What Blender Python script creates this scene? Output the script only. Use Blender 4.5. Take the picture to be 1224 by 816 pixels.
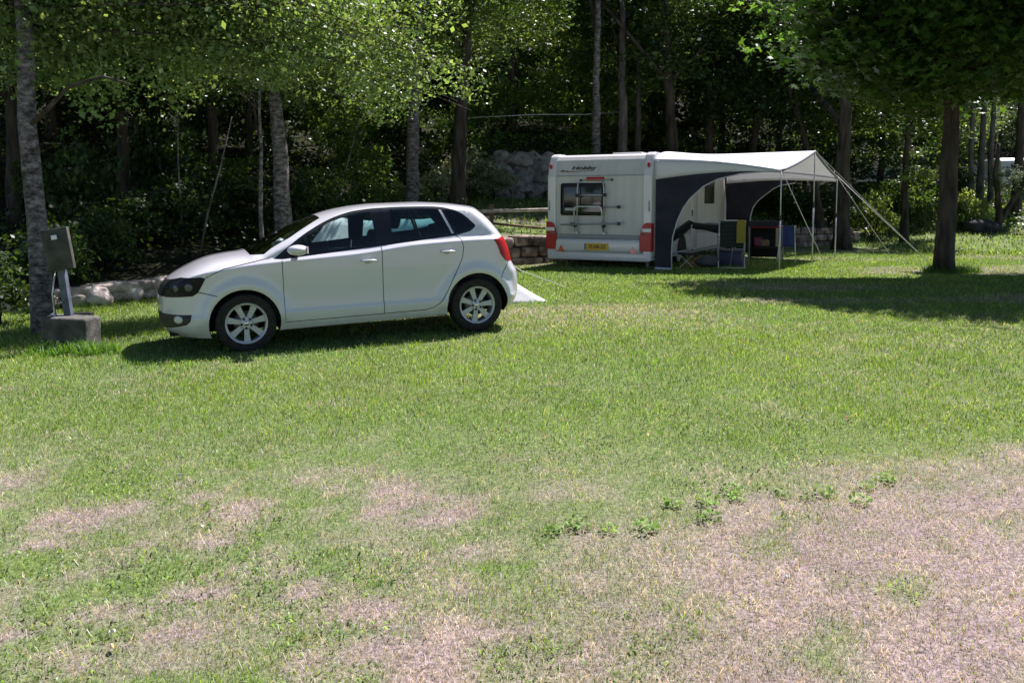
import bpy, bmesh, math, random
import numpy as np
from mathutils import Vector, Matrix
from mathutils.geometry import delaunay_2d_cdt
R = math.radians
for o in list(bpy.data.objects): bpy.data.objects.remove(o, do_unlink=True)
sc = bpy.context.scene
C = sc.collection

# ------------------------------------------------------------------ camera
H = 1.5; F = 1000.0; PITCH = R(4.5)
SHIFT = 168 - F*math.tan(PITCH)
cd = bpy.data.cameras.new('camera'); cam = bpy.data.objects.new('camera', cd); C.objects.link(cam)
cam.location = (0, 0, H); cam.rotation_euler = (R(90) - PITCH, 0, 0)
cd.sensor_width = 36; cd.lens = 36*F/1224; cd.shift_y = -SHIFT/1224
cd.clip_start = 0.05; cd.clip_end = 600
sc.camera = cam
# ------------------------------------------------------------------ sky and sun
SUN_EL = R(56); SUN_AZ = math.atan2(.62, .785)          # azimuth measured from +Y towards +X
w = bpy.data.worlds.new('World'); sc.world = w; w.use_nodes = True
nt = w.node_tree; bg = nt.nodes['Background']
sky = nt.nodes.new('ShaderNodeTexSky'); sky.sky_type = 'NISHITA'; sky.sun_disc = False
sky.sun_elevation = SUN_EL; sky.sun_rotation = SUN_AZ; sky.altitude = 900; sky.dust_density = .6
nt.links.new(sky.outputs[0], bg.inputs[0]); bg.inputs[1].default_value = .050
sd = bpy.data.lights.new('sun', 'SUN'); sd.energy = 5.0; sd.angle = R(.55); sd.color = (1, .935, .955)
so = bpy.data.objects.new('sun', sd); C.objects.link(so)
sv = Vector((math.sin(SUN_AZ)*math.cos(SUN_EL), math.cos(SUN_AZ)*math.cos(SUN_EL), math.sin(SUN_EL)))
so.rotation_euler = sv.to_track_quat('Z', 'Y').to_euler(); so.location = sv*80
sc.view_settings.view_transform = 'Standard'; sc.view_settings.look = 'None'
sc.view_settings.exposure = 1.2; sc.view_settings.gamma = 1
sc.render.engine = 'CYCLES'
cy = sc.cycles
cy.max_bounces = 7; cy.diffuse_bounces = 3; cy.glossy_bounces = 3; cy.transmission_bounces = 4; cy.transparent_max_bounces = 8
cy.use_adaptive_sampling = True; cy.adaptive_threshold = .02
cy.caustics_reflective = False; cy.caustics_refractive = False
cy.use_denoising = True

# ------------------------------------------------------------------ helpers
def ray(px, py):
    u = (px-612)/F; v = (408-py-SHIFT)/F
    return Vector((u, math.cos(PITCH)+v*math.sin(PITCH), -math.sin(PITCH)+v*math.cos(PITCH)))
def at(px, py, Y):
    r = ray(px, py); return Vector((0, 0, H)) + r*(Y/r.y)
def on_plane(px, py, A, B):
    """point where the sight line meets the vertical plane through A and B"""
    r = ray(px, py); n = Vector((-(B[1]-A[1]), B[0]-A[0], 0)); o = Vector((0, 0, H))
    t = (Vector((A[0], A[1], 0))-o).dot(n)/r.dot(n); return o + r*t
def ss(a, b, x):
    t = np.clip((np.asarray(x, float)-a)/(b-a), 0, 1); return t*t*(3-2*t)
def pchip(xs, ys):
    xs = np.array(xs, float); ys = np.array(ys, float); h = np.diff(xs); d = np.diff(ys)/h
    m = np.zeros_like(xs); m[0] = d[0]; m[-1] = d[-1]
    for i in range(1, len(xs)-1):
        if d[i-1]*d[i] > 0:
            a, b = 2*h[i]+h[i-1], h[i]+2*h[i-1]; m[i] = (a+b)/(a/d[i-1]+b/d[i])
    def f(x):
        x = np.clip(np.asarray(x, float), xs[0], xs[-1]); i = np.clip(np.searchsorted(xs, x)-1, 0, len(xs)-2)
        t = (x-xs[i])/h[i]
        return ((2*t**3-3*t**2+1)*ys[i]+(t**3-2*t**2+t)*h[i]*m[i]+(-2*t**3+3*t**2)*ys[i+1]+(t**3-t**2)*h[i]*m[i+1])
    return f
_rs = np.random.RandomState(5); _NT = _rs.rand(256, 256)
def vnoise(x, y, s=1.0):
    x = np.asarray(x, float)/s+57.3; y = np.asarray(y, float)/s+91.7
    xi = np.floor(x).astype(int); yi = np.floor(y).astype(int); fx = x-xi; fy = y-yi
    fx = fx*fx*(3-2*fx); fy = fy*fy*(3-2*fy)
    g = lambda a, b: _NT[a % 256, b % 256]
    return (g(xi, yi)*(1-fx)*(1-fy)+g(xi+1, yi)*fx*(1-fy)+g(xi, yi+1)*(1-fx)*fy+g(xi+1, yi+1)*fx*fy)
def fbm(x, y, s=1.0, n=4):
    t = 0; a = .5; q = 0
    for i in range(n): t = t+a*vnoise(np.asarray(x)+i*13.1, np.asarray(y)-i*7.7, s/2**i); q += a; a *= .5
    return t/q

def tag(o, label=None, cat=None, group=None, kind=None):
    if label: o['label'] = label
    if cat: o['category'] = cat
    if group: o['group'] = group
    if kind: o['kind'] = kind
    return o
def thing(name, label, cat, loc=(0, 0, 0), rz=0, group=None):
    o = bpy.data.objects.new(name, None); C.objects.link(o); o.location = loc; o.rotation_euler = (0, 0, rz)
    o.empty_display_size = .2
    return tag(o, label, cat, group)
def link(name, me, parent=None, mats=()):
    o = bpy.data.objects.new(name, me); C.objects.link(o); o.parent = parent
    for m in mats: me.materials.append(m)
    return o
def dup(root, loc=None, rz=None, label=None, scale=None):
    r = root.copy(); C.objects.link(r)
    if loc is not None: r.location = loc
    if rz is not None: r.rotation_euler = (0, 0, rz)
    if scale is not None: r.scale = (scale,)*3
    if label: r['label'] = label
    for ch in list(root.children):
        c = ch.copy(); C.objects.link(c); c.parent = r
        for g in ch.children:
            d = g.copy(); C.objects.link(d); d.parent = c
    return r
class MB:
    """collects shapes for ONE mesh"""
    def __init__(s): s.bm = bmesh.new()
    def _m(s, vs, M):
        if M is not None: bmesh.ops.transform(s.bm, matrix=M, verts=vs)
    def box(s, x0, x1, y0, y1, z0, z1, M=None, bev=0, seg=2):
        r = bmesh.ops.create_cube(s.bm, size=1); vs = r['verts']
        bmesh.ops.transform(s.bm, matrix=Matrix.Translation(((x0+x1)/2, (y0+y1)/2, (z0+z1)/2)) @ Matrix.Diagonal((abs(x1-x0), abs(y1-y0), abs(z1-z0), 1)), verts=vs)
        if bev:
            es = list({e for v in vs for e in v.link_edges})
            b = bmesh.ops.bevel(s.bm, geom=es, offset=bev, segments=seg, affect='EDGES', profile=.5)
            vs = list({v for f in b['faces'] for v in f.verts} | {v for v in vs if v.is_valid})
            al = set(); st = list(vs)
            while st:
                v = st.pop()
                if v in al: continue
                al.add(v); st += [e.other_vert(v) for e in v.link_edges]
            vs = list(al)
        s._m(vs, M); return s
    def poly(s, pts, d=None, M=None):
        """flat polygon, optionally extruded by vector d"""
        vs = [s.bm.verts.new(p) for p in pts]; f = s.bm.faces.new(vs)
        if d is not None:
            r = bmesh.ops.extrude_face_region(s.bm, geom=[f]); nv = [e for e in r['geom'] if isinstance(e, bmesh.types.BMVert)]
            bmesh.ops.translate(s.bm, verts=nv, vec=Vector(d)); vs += nv
        s._m(vs, M); return s
    def tube(s, pts, r, n=8, caps=True, M=None):
        pts = [Vector(p) for p in pts]; k = len(pts)
        rr = r if isinstance(r, (list, tuple)) else [r]*k
        rings = []; prev = None
        for i, p in enumerate(pts):
            t = (pts[min(i+1, k-1)]-pts[max(i-1, 0)]).normalized()
            a = prev if prev is not None else (Vector((0, 0, 1)) if abs(t.z) < .9 else Vector((1, 0, 0)))
            b = t.cross(a); 
            if b.length < 1e-6: b = t.cross(Vector((.3, 1, .2)))
            b.normalize(); a = b.cross(t).normalized(); prev = a
            rings.append([s.bm.verts.new(p+(a*math.cos(2*math.pi*j/n)+b*math.sin(2*math.pi*j/n))*rr[i]) for j in range(n)])
        for i in range(k-1):
            for j in range(n): s.bm.faces.new((rings[i][j], rings[i][(j+1) % n], rings[i+1][(j+1) % n], rings[i+1][j]))
        if caps: s.bm.faces.new(rings[0][::-1]); s.bm.faces.new(rings[-1])
        s._m([v for q in rings for v in q], M); return s
    def lathe(s, prof, n=32, axis='Y', M=None):
        """prof: (radius, position along the axis)"""
        rings = []
        for (r, p) in prof:
            ring = []
            for j in range(n):
                a = 2*math.pi*j/n; c, d = r*math.cos(a), r*math.sin(a)
                ring.append(s.bm.verts.new({'Y': (c, p, d), 'Z': (c, d, p), 'X': (p, c, d)}[axis]))
            rings.append(ring)
        for i in range(len(rings)-1):
            for j in range(n): s.bm.faces.new((rings[i][j], rings[i][(j+1) % n], rings[i+1][(j+1) % n], rings[i+1][j]))
        s._m([v for q in rings for v in q], M); return s
    def ball(s, c, r, sub=2, sq=(1, 1, 1), jit=0, rnd=random, M=None, rgh=0):
        q = bmesh.ops.create_icosphere(s.bm, subdivisions=sub, radius=1)['verts']
        ph = [rnd.uniform(0, 6.3) for _ in range(6)]
        for v in q:
            d = v.co.copy(); k = 1+jit*(math.sin(3.1*d.x+ph[0])*math.sin(2.7*d.y+ph[1])+.6*math.sin(5.3*d.z+ph[2]+2*d.x)+.35*math.sin(9*d.y+ph[3]+3*d.z))
            if rgh: k *= 1+rnd.uniform(-rgh, rgh)
            v.co = Vector(c)+Vector((d.x*sq[0], d.y*sq[1], d.z*sq[2]))*r*k
        s._m(q, M); return s
    def build(s, name, mat, parent=None, smooth=False, ang=None, uv=False):
        bmesh.ops.recalc_face_normals(s.bm, faces=s.bm.faces[:])
        me = bpy.data.meshes.new(name); s.bm.to_mesh(me); s.bm.free()
        if smooth or ang:
            me.polygons.foreach_set('use_smooth', [True]*len(me.polygons))
            if ang: me.set_sharp_from_angle(angle=R(ang))
        o = link(name, me, parent)
        for m in (mat if isinstance(mat, (list, tuple)) else [mat]): me.materials.append(m)
        return o
def npmesh(name, V, Fc, cols=None, smooth=False):
    """V (n,3), Fc (m,k) int"""
    me = bpy.data.meshes.new(name); V = np.ascontiguousarray(V, np.float32); Fc = np.ascontiguousarray(Fc, np.int32)
    m, k = Fc.shape
    me.vertices.add(len(V)); me.vertices.foreach_set('co', V.ravel())
    me.loops.add(m*k); me.loops.foreach_set('vertex_index', Fc.ravel())
    me.polygons.add(m); me.polygons.foreach_set('loop_start', np.arange(m, dtype=np.int32)*k); me.polygons.foreach_set('loop_total', np.full(m, k, np.int32))
    if smooth: me.polygons.foreach_set('use_smooth', np.ones(m, bool))
    me.update(calc_edges=True)
    if cols is not None:
        a = me.attributes.new('tint', 'FLOAT_COLOR', 'POINT'); c = np.ones((len(V), 4), np.float32); c[:, :3] = cols; a.data.foreach_set('color', c.ravel())
    return me

# ------------------------------------------------------------------ materials
def mat(name, col=(.5, .5, .5), rough=.5, metal=0, coat=0, spec=.5, trans=0, sheen=0):
    m = bpy.data.materials.new(name); m.use_nodes = True; b = m.node_tree.nodes['Principled BSDF']
    b.inputs['Base Color'].default_value = (*col, 1); b.inputs['Roughness'].default_value = rough; b.inputs['Metallic'].default_value = metal
    b.inputs['Coat Weight'].default_value = coat; b.inputs['Coat Roughness'].default_value = .06; b.inputs['Specular IOR Level'].default_value = spec
    return m
def N(m, t, **kw):
    n = m.node_tree.nodes.new(t)
    for k, v in kw.items(): setattr(n, k, v)
    return n
def L(m, a, b): m.node_tree.links.new(a, b)
def noise_mat(name, c1, c2, scale=5, rough=.7, detail=6, bump=.3, bscale=None, c3=None, dist=.02, stretch=(1, 1, 1), contrast=(.35, .65), spec=.3, metal=0, obj=True):
    m = mat(name, c1, rough, metal, spec=spec); b = m.node_tree.nodes['Principled BSDF']
    tc = N(m, 'ShaderNodeTexCoord'); mp = N(m, 'ShaderNodeMapping'); mp.inputs['Scale'].default_value = stretch
    L(m, tc.outputs['Object'], mp.inputs[0])
    n = N(m, 'ShaderNodeTexNoise'); n.inputs['Scale'].default_value = scale; n.inputs['Detail'].default_value = detail; L(m, mp.outputs[0], n.inputs[0])
    cr = N(m, 'ShaderNodeValToRGB'); e = cr.color_ramp.elements; e[0].position = contrast[0]; e[1].position = contrast[1]
    e[0].color = (*c1, 1); e[1].color = (*c2, 1)
    if c3: q = e.new((contrast[0]+contrast[1])/2); q.color = (*c3, 1)
    L(m, n.outputs[0], cr.inputs[0]); L(m, cr.outputs[0], b.inputs['Base Color'])
    if bump:
        n2 = N(m, 'ShaderNodeTexNoise'); n2.inputs['Scale'].default_value = bscale or scale*3; n2.inputs['Detail'].default_value = 5; L(m, mp.outputs[0], n2.inputs[0])
        bp = N(m, 'ShaderNodeBump'); bp.inputs['Strength'].default_value = bump; bp.inputs['Distance'].default_value = dist
        L(m, n2.outputs[0], bp.inputs['Height']); L(m, bp.outputs[0], b.inputs['Normal'])
    return m
def leaf_mat(name, gain=1.0, transl=.35, rough=.42, spec=.55):
    m = mat(name, (.08, .12, .03), rough, spec=spec); nt = m.node_tree; b = nt.nodes['Principled BSDF']; out = nt.nodes['Material Output']
    at_ = N(m, 'ShaderNodeAttribute'); at_.attribute_name = 'tint'
    oi = N(m, 'ShaderNodeObjectInfo'); mr = N(m, 'ShaderNodeMapRange'); mr.inputs[3].default_value = .75; mr.inputs[4].default_value = 1.25
    L(m, oi.outputs['Random'], mr.inputs[0])
    vm = N(m, 'ShaderNodeVectorMath', operation='SCALE'); L(m, at_.outputs['Color'], vm.inputs[0]); L(m, mr.outputs[0], vm.inputs['Scale'])
    L(m, vm.outputs[0], b.inputs['Base Color'])
    tr = N(m, 'ShaderNodeBsdfTranslucent'); mx = N(m, 'ShaderNodeMixShader'); mx.inputs[0].default_value = transl
    vm2 = N(m, 'ShaderNodeVectorMath', operation='MULTIPLY'); vm2.inputs[1].default_value = (1.9*gain, 1.75*gain, .7*gain)
    L(m, vm.outputs[0], vm2.inputs[0]); L(m, vm2.outputs[0], tr.inputs[0])
    L(m, b.outputs[0], mx.inputs[1]); L(m, tr.outputs[0], mx.inputs[2]); L(m, mx.outputs[0], out.inputs[0])
    return m
def glass_mat(name, tint, refl=1.0):
    m = bpy.data.materials.new(name); m.use_nodes = True; nt = m.node_tree; nt.nodes.clear()
    out = N(m, 'ShaderNodeOutputMaterial'); t = N(m, 'ShaderNodeBsdfTransparent'); t.inputs[0].default_value = (*tint, 1)
    g = N(m, 'ShaderNodeBsdfGlossy'); g.inputs['Roughness'].default_value = .02; g.inputs[0].default_value = (refl, refl, refl, 1)
    fr = N(m, 'ShaderNodeFresnel'); fr.inputs[0].default_value = 1.5; mx = N(m, 'ShaderNodeMixShader')
    L(m, fr.outputs[0], mx.inputs[0]); L(m, t.outputs[0], mx.inputs[1]); L(m, g.outputs[0], mx.inputs[2]); L(m, mx.outputs[0], out.inputs[0])
    return m
M = {}
M['paint'] = mat('white_paint', (.60, .60, .64), .28, coat=1)
M['black'] = mat('black_plastic', (.012, .012, .014), .45)
M['gloss_black'] = mat('gloss_black', (.008, .008, .01), .15)
M['rubber'] = noise_mat('tyre_rubber', (.012, .012, .012), (.03, .028, .026), 30, .85, bump=.2)
M['alloy'] = mat('alloy_wheel', (.46, .47, .52), .4, metal=.35)
M['chrome'] = mat('chrome', (.75, .75, .78), .15, metal=1)
M['alu'] = mat('aluminium_tube', (.55, .56, .58), .4, metal=.6)
M['glass'] = glass_mat('tinted_glass', (.74, .86, .84))
M['glass_dark'] = glass_mat('privacy_glass', (.38, .62, .62))
M['screen'] = glass_mat('windscreen_glass', (.42, .5, .48), 1)
M['lens_red'] = mat('red_lens', (.36, .006, .008), .3, spec=.35)
M['lens_clear'] = mat('clear_lens', (.55, .56, .6), .12, coat=1)
M['lens_head'] = mat('headlight_dark', (.008, .009, .013), .22, spec=.18)
M['lamp_glass'] = mat('lamp_reflector', (.07, .08, .11), .15, metal=.5, coat=.6)
M['seat'] = mat('seat_cloth', (.015, .018, .03), .9)
M['trim'] = mat('interior_trim', (.02, .022, .035), .7)
M['rc'] = mat('recess_grey', (.35, .35, .37), .4)
M['disc'] = mat('brake_steel', (.18, .17, .16), .4, .7)
M['seal'] = mat('panel_gap', (.01, .01, .01), .9)

def dusty(m, top=.42, amt=.55):
    nt = m.node_tree; b = nt.nodes['Principled BSDF']; tc = N(m, 'ShaderNodeTexCoord'); sp_ = N(m, 'ShaderNodeSeparateXYZ'); L(m, tc.outputs['Object'], sp_.inputs[0])
    nz_ = N(m, 'ShaderNodeTexNoise'); nz_.inputs['Scale'].default_value = 7; nz_.inputs['Detail'].default_value = 8; L(m, tc.outputs['Object'], nz_.inputs[0])
    mr = N(m, 'ShaderNodeMapRange'); mr.inputs[1].default_value = top; mr.inputs[2].default_value = .16; mr.inputs[3].default_value = 0; mr.inputs[4].default_value = amt; L(m, sp_.outputs['Z'], mr.inputs[0])
    mm = N(m, 'ShaderNodeMath', operation='MULTIPLY'); L(m, mr.outputs[0], mm.inputs[0]); L(m, nz_.outputs[0], mm.inputs[1]); mm.use_clamp = True
    mx = N(m, 'ShaderNodeMix', data_type='RGBA'); mx.inputs[6].default_value = b.inputs['Base Color'].default_value[:]; mx.inputs[7].default_value = (.20, .17, .13, 1)
    L(m, mm.outputs[0], mx.inputs[0]); L(m, mx.outputs[2], b.inputs['Base Color'])
dusty(M['paint'])
# inside of the car body is dark trim, outside is paint
def backed(m, col):
    nt = m.node_tree; out = nt.nodes['Material Output']; b = nt.nodes['Principled BSDF']
    g = N(m, 'ShaderNodeNewGeometry'); d = N(m, 'ShaderNodeBsdfDiffuse'); d.inputs[0].default_value = (*col, 1)
    mx = N(m, 'ShaderNodeMixShader'); L(m, g.outputs['Backfacing'], mx.inputs[0]); L(m, b.outputs[0], mx.inputs[1]); L(m, d.outputs[0], mx.inputs[2]); L(m, mx.outputs[0], out.inputs[0])
backed(M['paint'], (.02, .022, .03))

# ------------------------------------------------------------------ terrain
_W = pchip([-60, -20, -12, -8.2, -6.6, -5.9, -3, -.1, 1, 5, 9.9, 14, 20, 40, 60], [2, 6.5, 9.6, 12, 13.1, 14.1, 16.8, 19.2, 19.9, 23.6, 27.2, 29, 29.5, 30, 30])
_J = pchip([-60, -12, -8, -6, -3, -.1, 9, 11, 12.5, 60], [.2, .2, .22, .25, .4, .62, .55, .5, 0, 0])
_S1 = pchip([-60, -6, -3, 0, 4, 9, 13, 60], [.16, .15, .15, .145, .15, .17, .185, .185])
def height(x, y):
    x = np.asarray(x, float); y = np.asarray(y, float)
    g = np.minimum(.02+.025*np.clip(x, -9, 9), .05)
    g = g*ss(0, 6, y)+.02*(fbm(x, y, 2.5)-.5)*ss(2, 5, y)
    d = y-_W(x)
    jump = _J(x)*ss(.02, .22, d)
    dd = np.clip(d-.2, 0, None)
    s1 = _S1(x)
    rise = s1*np.clip(dd, 0, 7.2)
    bw = ss(-1.6, -.6, x)*(1-ss(6.5, 8.5, x))             # boulder wall step
    rise = rise+1.25*bw*ss(6.75, 7.1, dd)
    slope2 = .30*(1-ss(9, 13, x))+.0*ss(9, 13, x)
    rise = rise+slope2*np.clip(dd-7.2, 0, 30)
    rise = rise+.5*np.clip(dd-26, 0, 80)
    rough = ss(.3, 3, d)*(fbm(x, y, 3.0)-.5)*.35*(1-.6*ss(12, 14, x))
    und = .30*ss(23, 30, y)*ss(11, 15, x)                  # lawn lifts towards the far bank on the right
    return g+jump+rise+rough+und
def gz(x, y): return float(height(np.array([x]), np.array([y]))[0])
def G(px, py, y0=None):
    """ground point under a pixel"""
    r = ray(px, py); t = 1.0
    while t < 80:
        p = Vector((0, 0, H))+r*t
        if p.z < gz(p.x, p.y): return Vector((p.x, p.y, gz(p.x, p.y)))
        t += .05
    return Vector((p.x, p.y, gz(p.x, p.y)))
def dryness(x, y):
    """worn, dry turf: a bare patch front right, a thin mottled one front left"""
    x = np.asarray(x, float); y = np.asarray(y, float)
    edge = np.interp(x, [-1.0, -.3, .1, .45, 1.1, 1.8, 4, 7], [1.0, 2.3, 3.0, 3.7, 4.35, 4.7, 5.0, 5.2])
    n = fbm(x, y, 1.1, 5)-.5; n2 = fbm(x+31, y-12, .35, 4)-.5
    n3 = fbm(x-17, y+23, .16, 3)-.5
    a = ss(-.35, .55, (edge-y)/1.2+.8*n+.8*n2+.5*n3)*(.62+.3*ss(-.3, 1.4, x))-1.3*np.clip(n2+1.2*n3+.04, 0, 1)
    reg_ = ss(5.9, 3.2, y)*ss(1.4, -.6, x)
    b = np.clip(reg_*(.34+1.3*n2+1.5*n3+.5*n), 0, .62)+.30*reg_*ss(.10, .26, .8*n2+.9*n3)
    c = ss(.1, .7, (fbm(x-9, y+4, 2.4, 4)-.5)*1.8+n2*1.8+n3)*.16*(1-ss(9, 14, y))
    far = .6*ss(.0, .35, (fbm(x*.5-3, y*1.3, 2.2, 3)-.5)*1.6+.08)*ss(8, 13, y)*ss(-2.5, -.5, x)
    far = far*(1-.4*ss(20, 24, y))
    return np.clip(np.maximum(np.maximum(a, b), np.maximum(c, far)), 0, 1)

def axis_pts(segs):
    out = []
    for a, b, st in segs: out += list(np.arange(a, b-1e-6, st))
    return np.array(out+[segs[-1][1]])
xs = axis_pts([(-140, -40, 8), (-40, -16, 1), (-16, -5, .2), (-5, 5, .12), (5, 16, .2), (16, 40, .8), (40, 140, 8)])
ys = axis_pts([(-60, -2, 4), (-2, 1.6, .4), (1.6, 8, .1), (8, 30, .14), (30, 50, .6), (50, 170, 5)])
X, Y = np.meshgrid(xs, ys); Z = height(X, Y)
V = np.stack([X.ravel(), Y.ravel(), Z.ravel()], 1)
nx, ny = len(xs), len(ys); idx = np.arange(nx*ny).reshape(ny, nx)
Fc = np.stack([idx[:-1, :-1].ravel(), idx[:-1, 1:].ravel(), idx[1:, 1:].ravel(), idx[1:, :-1].ravel()], 1)
dmask = dryness(X, Y).ravel()
dW = (Y-_W(X)).ravel()
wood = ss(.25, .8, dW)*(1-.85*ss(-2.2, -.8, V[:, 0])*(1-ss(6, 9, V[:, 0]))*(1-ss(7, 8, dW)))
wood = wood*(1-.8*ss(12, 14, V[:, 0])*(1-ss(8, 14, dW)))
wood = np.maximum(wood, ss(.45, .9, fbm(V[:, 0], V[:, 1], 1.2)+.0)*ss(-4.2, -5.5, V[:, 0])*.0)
gm = mat('ground_soil', (.1, .1, .05), .95, spec=.1); b = gm.node_tree.nodes['Principled BSDF']
ta = N(gm, 'ShaderNodeAttribute'); ta.attribute_name = 'tint'; sp = N(gm, 'ShaderNodeSeparateColor'); L(gm, ta.outputs['Color'], sp.inputs[0])
tc = N(gm, 'ShaderNodeTexCoord')
def nz(scale, det=6):
    n = N(gm, 'ShaderNodeTexNoise'); n.inputs['Scale'].default_value = scale; n.inputs['Detail'].default_value = det; L(gm, tc.outputs['Object'], n.inputs[0]); return n
def ramp(src, stops):
    c = N(gm, 'ShaderNodeValToRGB'); e = c.color_ramp.elements
    while len(e) < len(stops): e.new(.5)
    for q, (p_, col) in zip(e, stops): q.position = p_; q.color = (*col, 1)
    L(gm, src, c.inputs[0]); return c
def mixc(fac, a, b_):
    m_ = N(gm, 'ShaderNodeMix', data_type='RGBA'); L(gm, fac, m_.inputs[0]); L(gm, a, m_.inputs[6]); L(gm, b_, m_.inputs[7]); return m_.outputs[2]
green = ramp(nz(38, 8).outputs[0], [(.3, (.045, .075, .018)), (.5, (.095, .15, .035)), (.7, (.16, .21, .06))])
dry = ramp(nz(60, 8).outputs[0], [(.28, (.09, .066, .066)), (.5, (.22, .168, .172)), (.72, (.37, .295, .305))])
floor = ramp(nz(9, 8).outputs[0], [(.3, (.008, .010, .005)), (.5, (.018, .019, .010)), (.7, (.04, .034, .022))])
dn_ = N(gm, 'ShaderNodeMath', operation='MULTIPLY_ADD'); dn_.inputs[1].default_value = .9; dn_.inputs[2].default_value = .12; dn_.use_clamp = True; L(gm, sp.outputs[0], dn_.inputs[0])
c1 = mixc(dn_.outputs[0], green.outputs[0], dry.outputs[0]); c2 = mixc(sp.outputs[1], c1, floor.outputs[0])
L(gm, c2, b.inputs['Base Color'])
bp = N(gm, 'ShaderNodeBump'); bp.inputs['Strength'].default_value = .7; bp.inputs['Distance'].default_value = .02; L(gm, nz(60, 6).outputs[0], bp.inputs['Height']); L(gm, bp.outputs[0], b.inputs['Normal'])
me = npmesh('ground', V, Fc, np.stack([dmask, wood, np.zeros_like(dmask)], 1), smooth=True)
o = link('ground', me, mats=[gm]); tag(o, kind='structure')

# ------------------------------------------------------------------ grass
def fan(n, rs, cx, cy, hgt, wid, lean, col, cz=None):
    """n blades as thin triangles bent over; returns V,F,cols"""
    a = rs.uniform(0, 2*np.pi, n); b = rs.uniform(0, 2*np.pi, n)
    z = height(cx, cy) if cz is None else cz
    base = np.stack([cx, cy, z-.004], 1)
    side = np.stack([np.cos(a), np.sin(a), np.zeros(n)], 1)*wid[:, None]/2
    ld = np.stack([np.cos(b), np.sin(b), np.zeros(n)], 1)
    up = np.array([0, 0, 1.0])
    mid = base+ld*(hgt*lean*.35)[:, None]+up*(hgt*.6)[:, None]
    tip = base+ld*(hgt*lean)[:, None]+up*(hgt*np.sqrt(np.clip(1-.75*lean**2, .04, 1)))[:, None]
    V = np.stack([base-side, base+side, mid+side*.7, tip, mid-side*.7], 1).reshape(-1, 3)
    i = np.arange(n)*5
    F4 = np.stack([i, i+1, i+2, i+4], 1); F3 = np.stack([i+4, i+2, i+3, i+3], 1)
    return V, F4, F3, np.repeat(col, 5, 0)
def tri_mesh(name, parts):
    Vs, Fs, Cs = [], [], []; off = 0
    for V, F4, F3, c in parts:
        Fs.append(np.concatenate([F4[:, [0, 1, 2]], F4[:, [0, 2, 3]], F3[:, :3]])+off); Vs.append(V); Cs.append(c); off += len(V)
    return npmesh(name, np.concatenate(Vs), np.concatenate(Fs), np.concatenate(Cs))
rs = np.random.RandomState(11)
def grass_pts(n, y0, y1, pw):
    # density falls with distance like y^-pw ; width grows with y
    k = 2-pw; u = rs.rand(n); y = (y0**k+u*(y1**k-y0**k))**(1/k)
    x = rs.uniform(-.78, .78, n)*y+rs.uniform(-1.3, 1.3, n)
    return x, y
GA = leaf_mat('grass_blades', 1.1, .32, .45, .4)
parts = []
x, y = grass_pts(720000, 1.75, 24, 1.25)
ok = (y < _W(x)-.02)
x, y = x[ok], y[ok]
d = dryness(x, y); lush = fbm(x+4, y+9, .8, 4); keep = rs.rand(len(x)) > d*.52
x, y, d, lush = x[keep], y[keep], d[keep], lush[keep]; n = len(x); tf_ = fbm(x+3, y-8, .17, 3); tf2 = fbm(x-13, y+8, .5, 3)
sc_ = np.clip(y/5, .8, 3.2)
hg = rs.uniform(.014, .042, n)*(.75+.7*lush)*(.45+1.1*tf_)*(1-.35*d)*np.clip(sc_, .9, 1.35); wd = rs.uniform(.0022, .0042, n)*sc_
g1 = np.array([.062, .145, .014]); g2 = np.array([.20, .28, .048]); g3 = np.array([.085, .17, .065]); st = np.array([.34, .30, .20])
t = rs.rand(n)[:, None]; big = np.clip((fbm(x, y, 1.6, 3)-.35)*2.6, 0, 1)[:, None]
col = g1*(1-t)+g2*t; col = col*(1-.5*big)+(g3*(.8+.5*t))*.5*big
isst = (rs.rand(n) < .045+.30*d)[:, None]; col = np.where(isst, st*(.6+.45*t), col)
col *= (np.clip(rs.lognormal(-.05, .35, n), .4, 2)*(.55+.55*tf_+.42*tf2))[:, None]
parts.append(fan(n, rs, x, y, hg, wd, rs.uniform(.2, 1.0, n), col))
# straw lying in the worn turf
x, y = grass_pts(480000, 1.75, 15, 1.25); d = dryness(x, y); keep = (rs.rand(len(x)) < d*.9+.06) & (y < _W(x)-.05); x, y, d = x[keep], y[keep], d[keep]; n = len(x)
t = rs.rand(n)[:, None]; col = np.array([.15, .108, .105])*(1-t)+np.array([.62, .525, .535])*t
col *= (.45+1.1*fbm(x+5, y, .22, 4))[:, None]
parts.append(fan(n, rs, x, y, rs.uniform(.012, .055, n), rs.uniform(.0012, .0026, n)*np.clip(y/5, .8, 2), rs.uniform(.85, 1.12, n), col, cz=height(x, y)+rs.uniform(.002, .012, n)))
x, y = grass_pts(90000, 1.75, 12, 1.25); cl = fbm(x+40, y-3, .55, 3); keep = (cl > .60) & (dryness(x, y) < .6) & (rs.rand(len(x)) < .55); x, y = x[keep], y[keep]; n = len(x)
col = (np.array([.10, .19, .05])*(1-rs.rand(n))[:, None]+np.array([.20, .28, .11])*rs.rand(n)[:, None])
parts.append(fan(n, rs, x, y, rs.uniform(.012, .028, n), rs.uniform(.006, .011, n), rs.uniform(.7, 1.05, n), col, cz=height(x, y)+rs.uniform(.004, .022, n)))
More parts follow.
